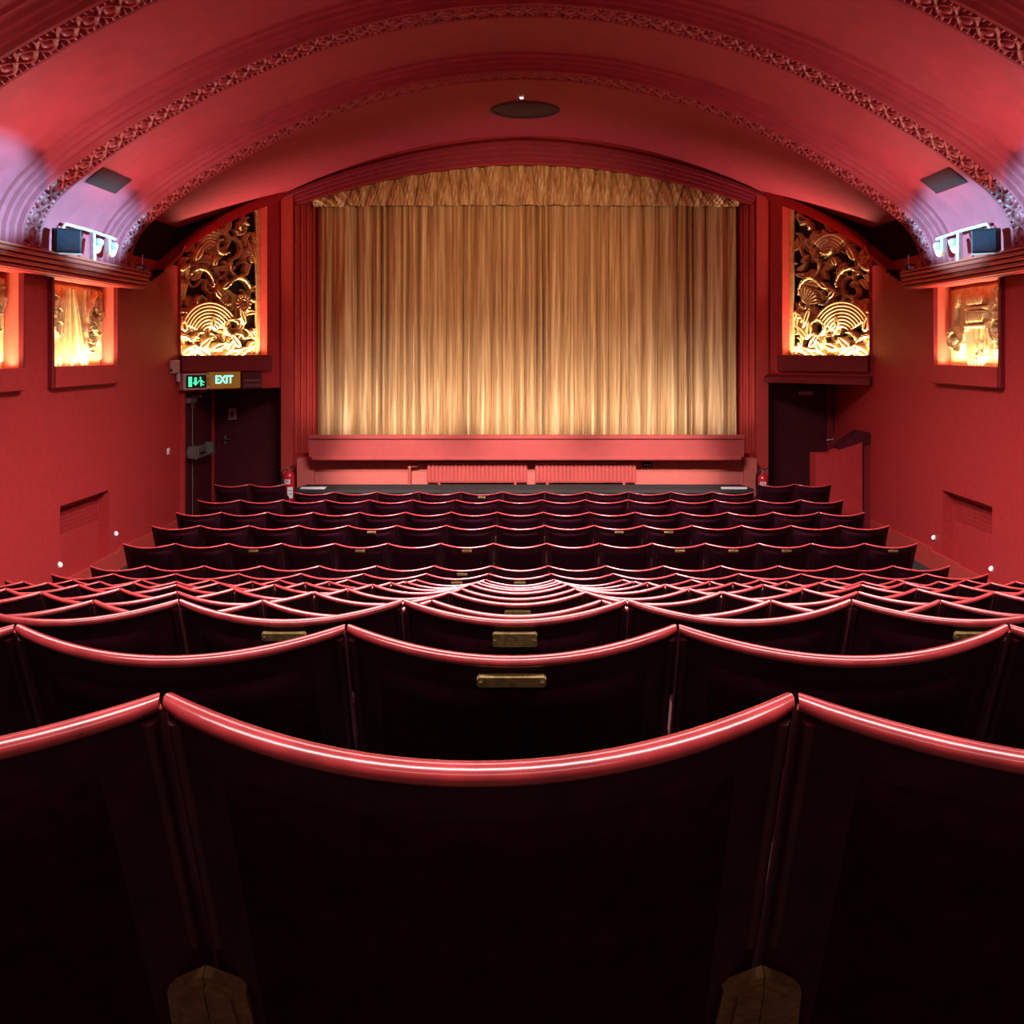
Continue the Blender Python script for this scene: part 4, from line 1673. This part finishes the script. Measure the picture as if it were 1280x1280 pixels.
# footlights in the trough between stage front and curtain
area('footlight', (X_(0.04), 17.06, R_(-1.40)), (X_(0.04), 17.82, R_(-.35)), 6.5, .10, 48, (1.0, 0.98, 1.0), math.radians(125))
# niches and grilles, lit from their troughs
for s in (-1, 1):
    for a, b in NICH[:3]:
        o = area('niche_lamp', (X_(s * (HW + .06)), (a + b) / 2, R_(NZ0 + .012)), (X_(s * (HW + .11)), (a + b) / 2, R_(NZ1)), b - a - .08, 0.06, 27, WARM, math.radians(120))
        aim(o, Vector((0, 1, 0)), Vector((X_(s * (HW + .11)), (a + b) / 2, R_(NZ1))))
    c = SP(s, (T0 + T1) / 2, -.10, ZB + .012)
    t = SP(s, (T0 + T1) / 2, -GI + .02, ZB + .9)
    o = area('grille_lamp', c, t, (T1 - T0) * .9, .06, 42, WARM, math.radians(95))
    aim(o, SP(s, T1, 0, 0) - SP(s, T0, 0, 0), t)
    # blue-white floods washing the coves from the cornice
    for yb_ in (12.1, 9.55):
        o = spot('cove_flood', (X_(-s * 4.72), yb_ - .05, R_(1.44)), (X_(s * 4.95), yb_ - .05, R_(1.42)), 36000, (0.13, 0.80, 1.0), 6.6, .45, .06)
        o.scale = (2.5, 1, 1)
        spot('cove_fill', (X_(s * (HW - 1.2)), yb_, R_(1.02)), (X_(s * 4.0), yb_, R_(2.3)), 42, (1.0, 0.80, 0.72), 130, .8, .08)  # warm fill added in mid-air, no fixture there
# added fill lamps, unseen, above and behind the frame
area('room_fill', (X_(0), 5.0, R_(2.7)), (X_(0), 5.6, 0), 5.5, 3.0, 450, (1.0, 0.90, 0.86), math.radians(120))
area('room_fill', (X_(0), 9.6, R_(3.2)), (X_(0), 11.0, 0), 3.0, .7, 740, (0.95, 0.93, 1.0), math.radians(120))
area('rear_fill', (X_(0), -1.9, R_(1.7)), (X_(0), 5, R_(-.9)), 3.0, .6, 16, (1.0, .85, .8))
area('overhead_fill', (X_(0), .5, R_(2.9)), (X_(0), .9, 0), 5.0, .8, 125, (1.0, .9, .88), math.radians(140))
# stage spots from the vault
for x in (-2.2, 0, 2.2):
    spot('stage_spot', (X_(x), 8.6, R_(2.9)), (X_(x * .9), 17.0, R_(-2.1)), 5600, (1.0, 0.88, 0.82), 16, .9, .08)
for x, pw in ((-3.7, 600), (3.7, 1300)):  # unseen side lamps added to bring out the curtain folds
    spot('curtain_fill', (X_(x), 8.6, R_(1.85)), (X_(-x * .15), 17.8, R_(1.1)), pw, (1.0, 0.62, 0.34), 40, .9, .08)

w = bpy.data.worlds.new('dim_room')
SC.world = w
w.use_nodes = True
w.node_tree.nodes['Background'].inputs['Color'].default_value = (0.05, 0.01, 0.012, 1)
w.node_tree.nodes['Background'].inputs['Strength'].default_value = 0.2

# ------------------------------------------------------------------ camera
cam = bpy.data.cameras.new('camera')
co = bpy.data.objects.new('camera', cam)
COL.objects.link(co)
co.location = (0, 0, ZC)
co.rotation_euler = (PI / 2, 0, 0)
cam.sensor_fit = 'HORIZONTAL'
cam.sensor_width = 36
cam.lens = 36 * F / 1280
cam.shift_x = (640 - PX) / 1280
cam.shift_y = -(640 - PY) / 1280
cam.clip_start = 0.05
cam.clip_end = 200
SC.camera = co

SC.view_settings.view_transform = 'Standard'
SC.view_settings.look = 'None'
SC.view_settings.exposure = 0
SC.cycles.max_bounces = 6
SC.cycles.use_denoising = True
SC.cycles.sample_clamp_indirect = 6
for o in bpy.data.objects:
    if '_w' in o:
        del o['_w']
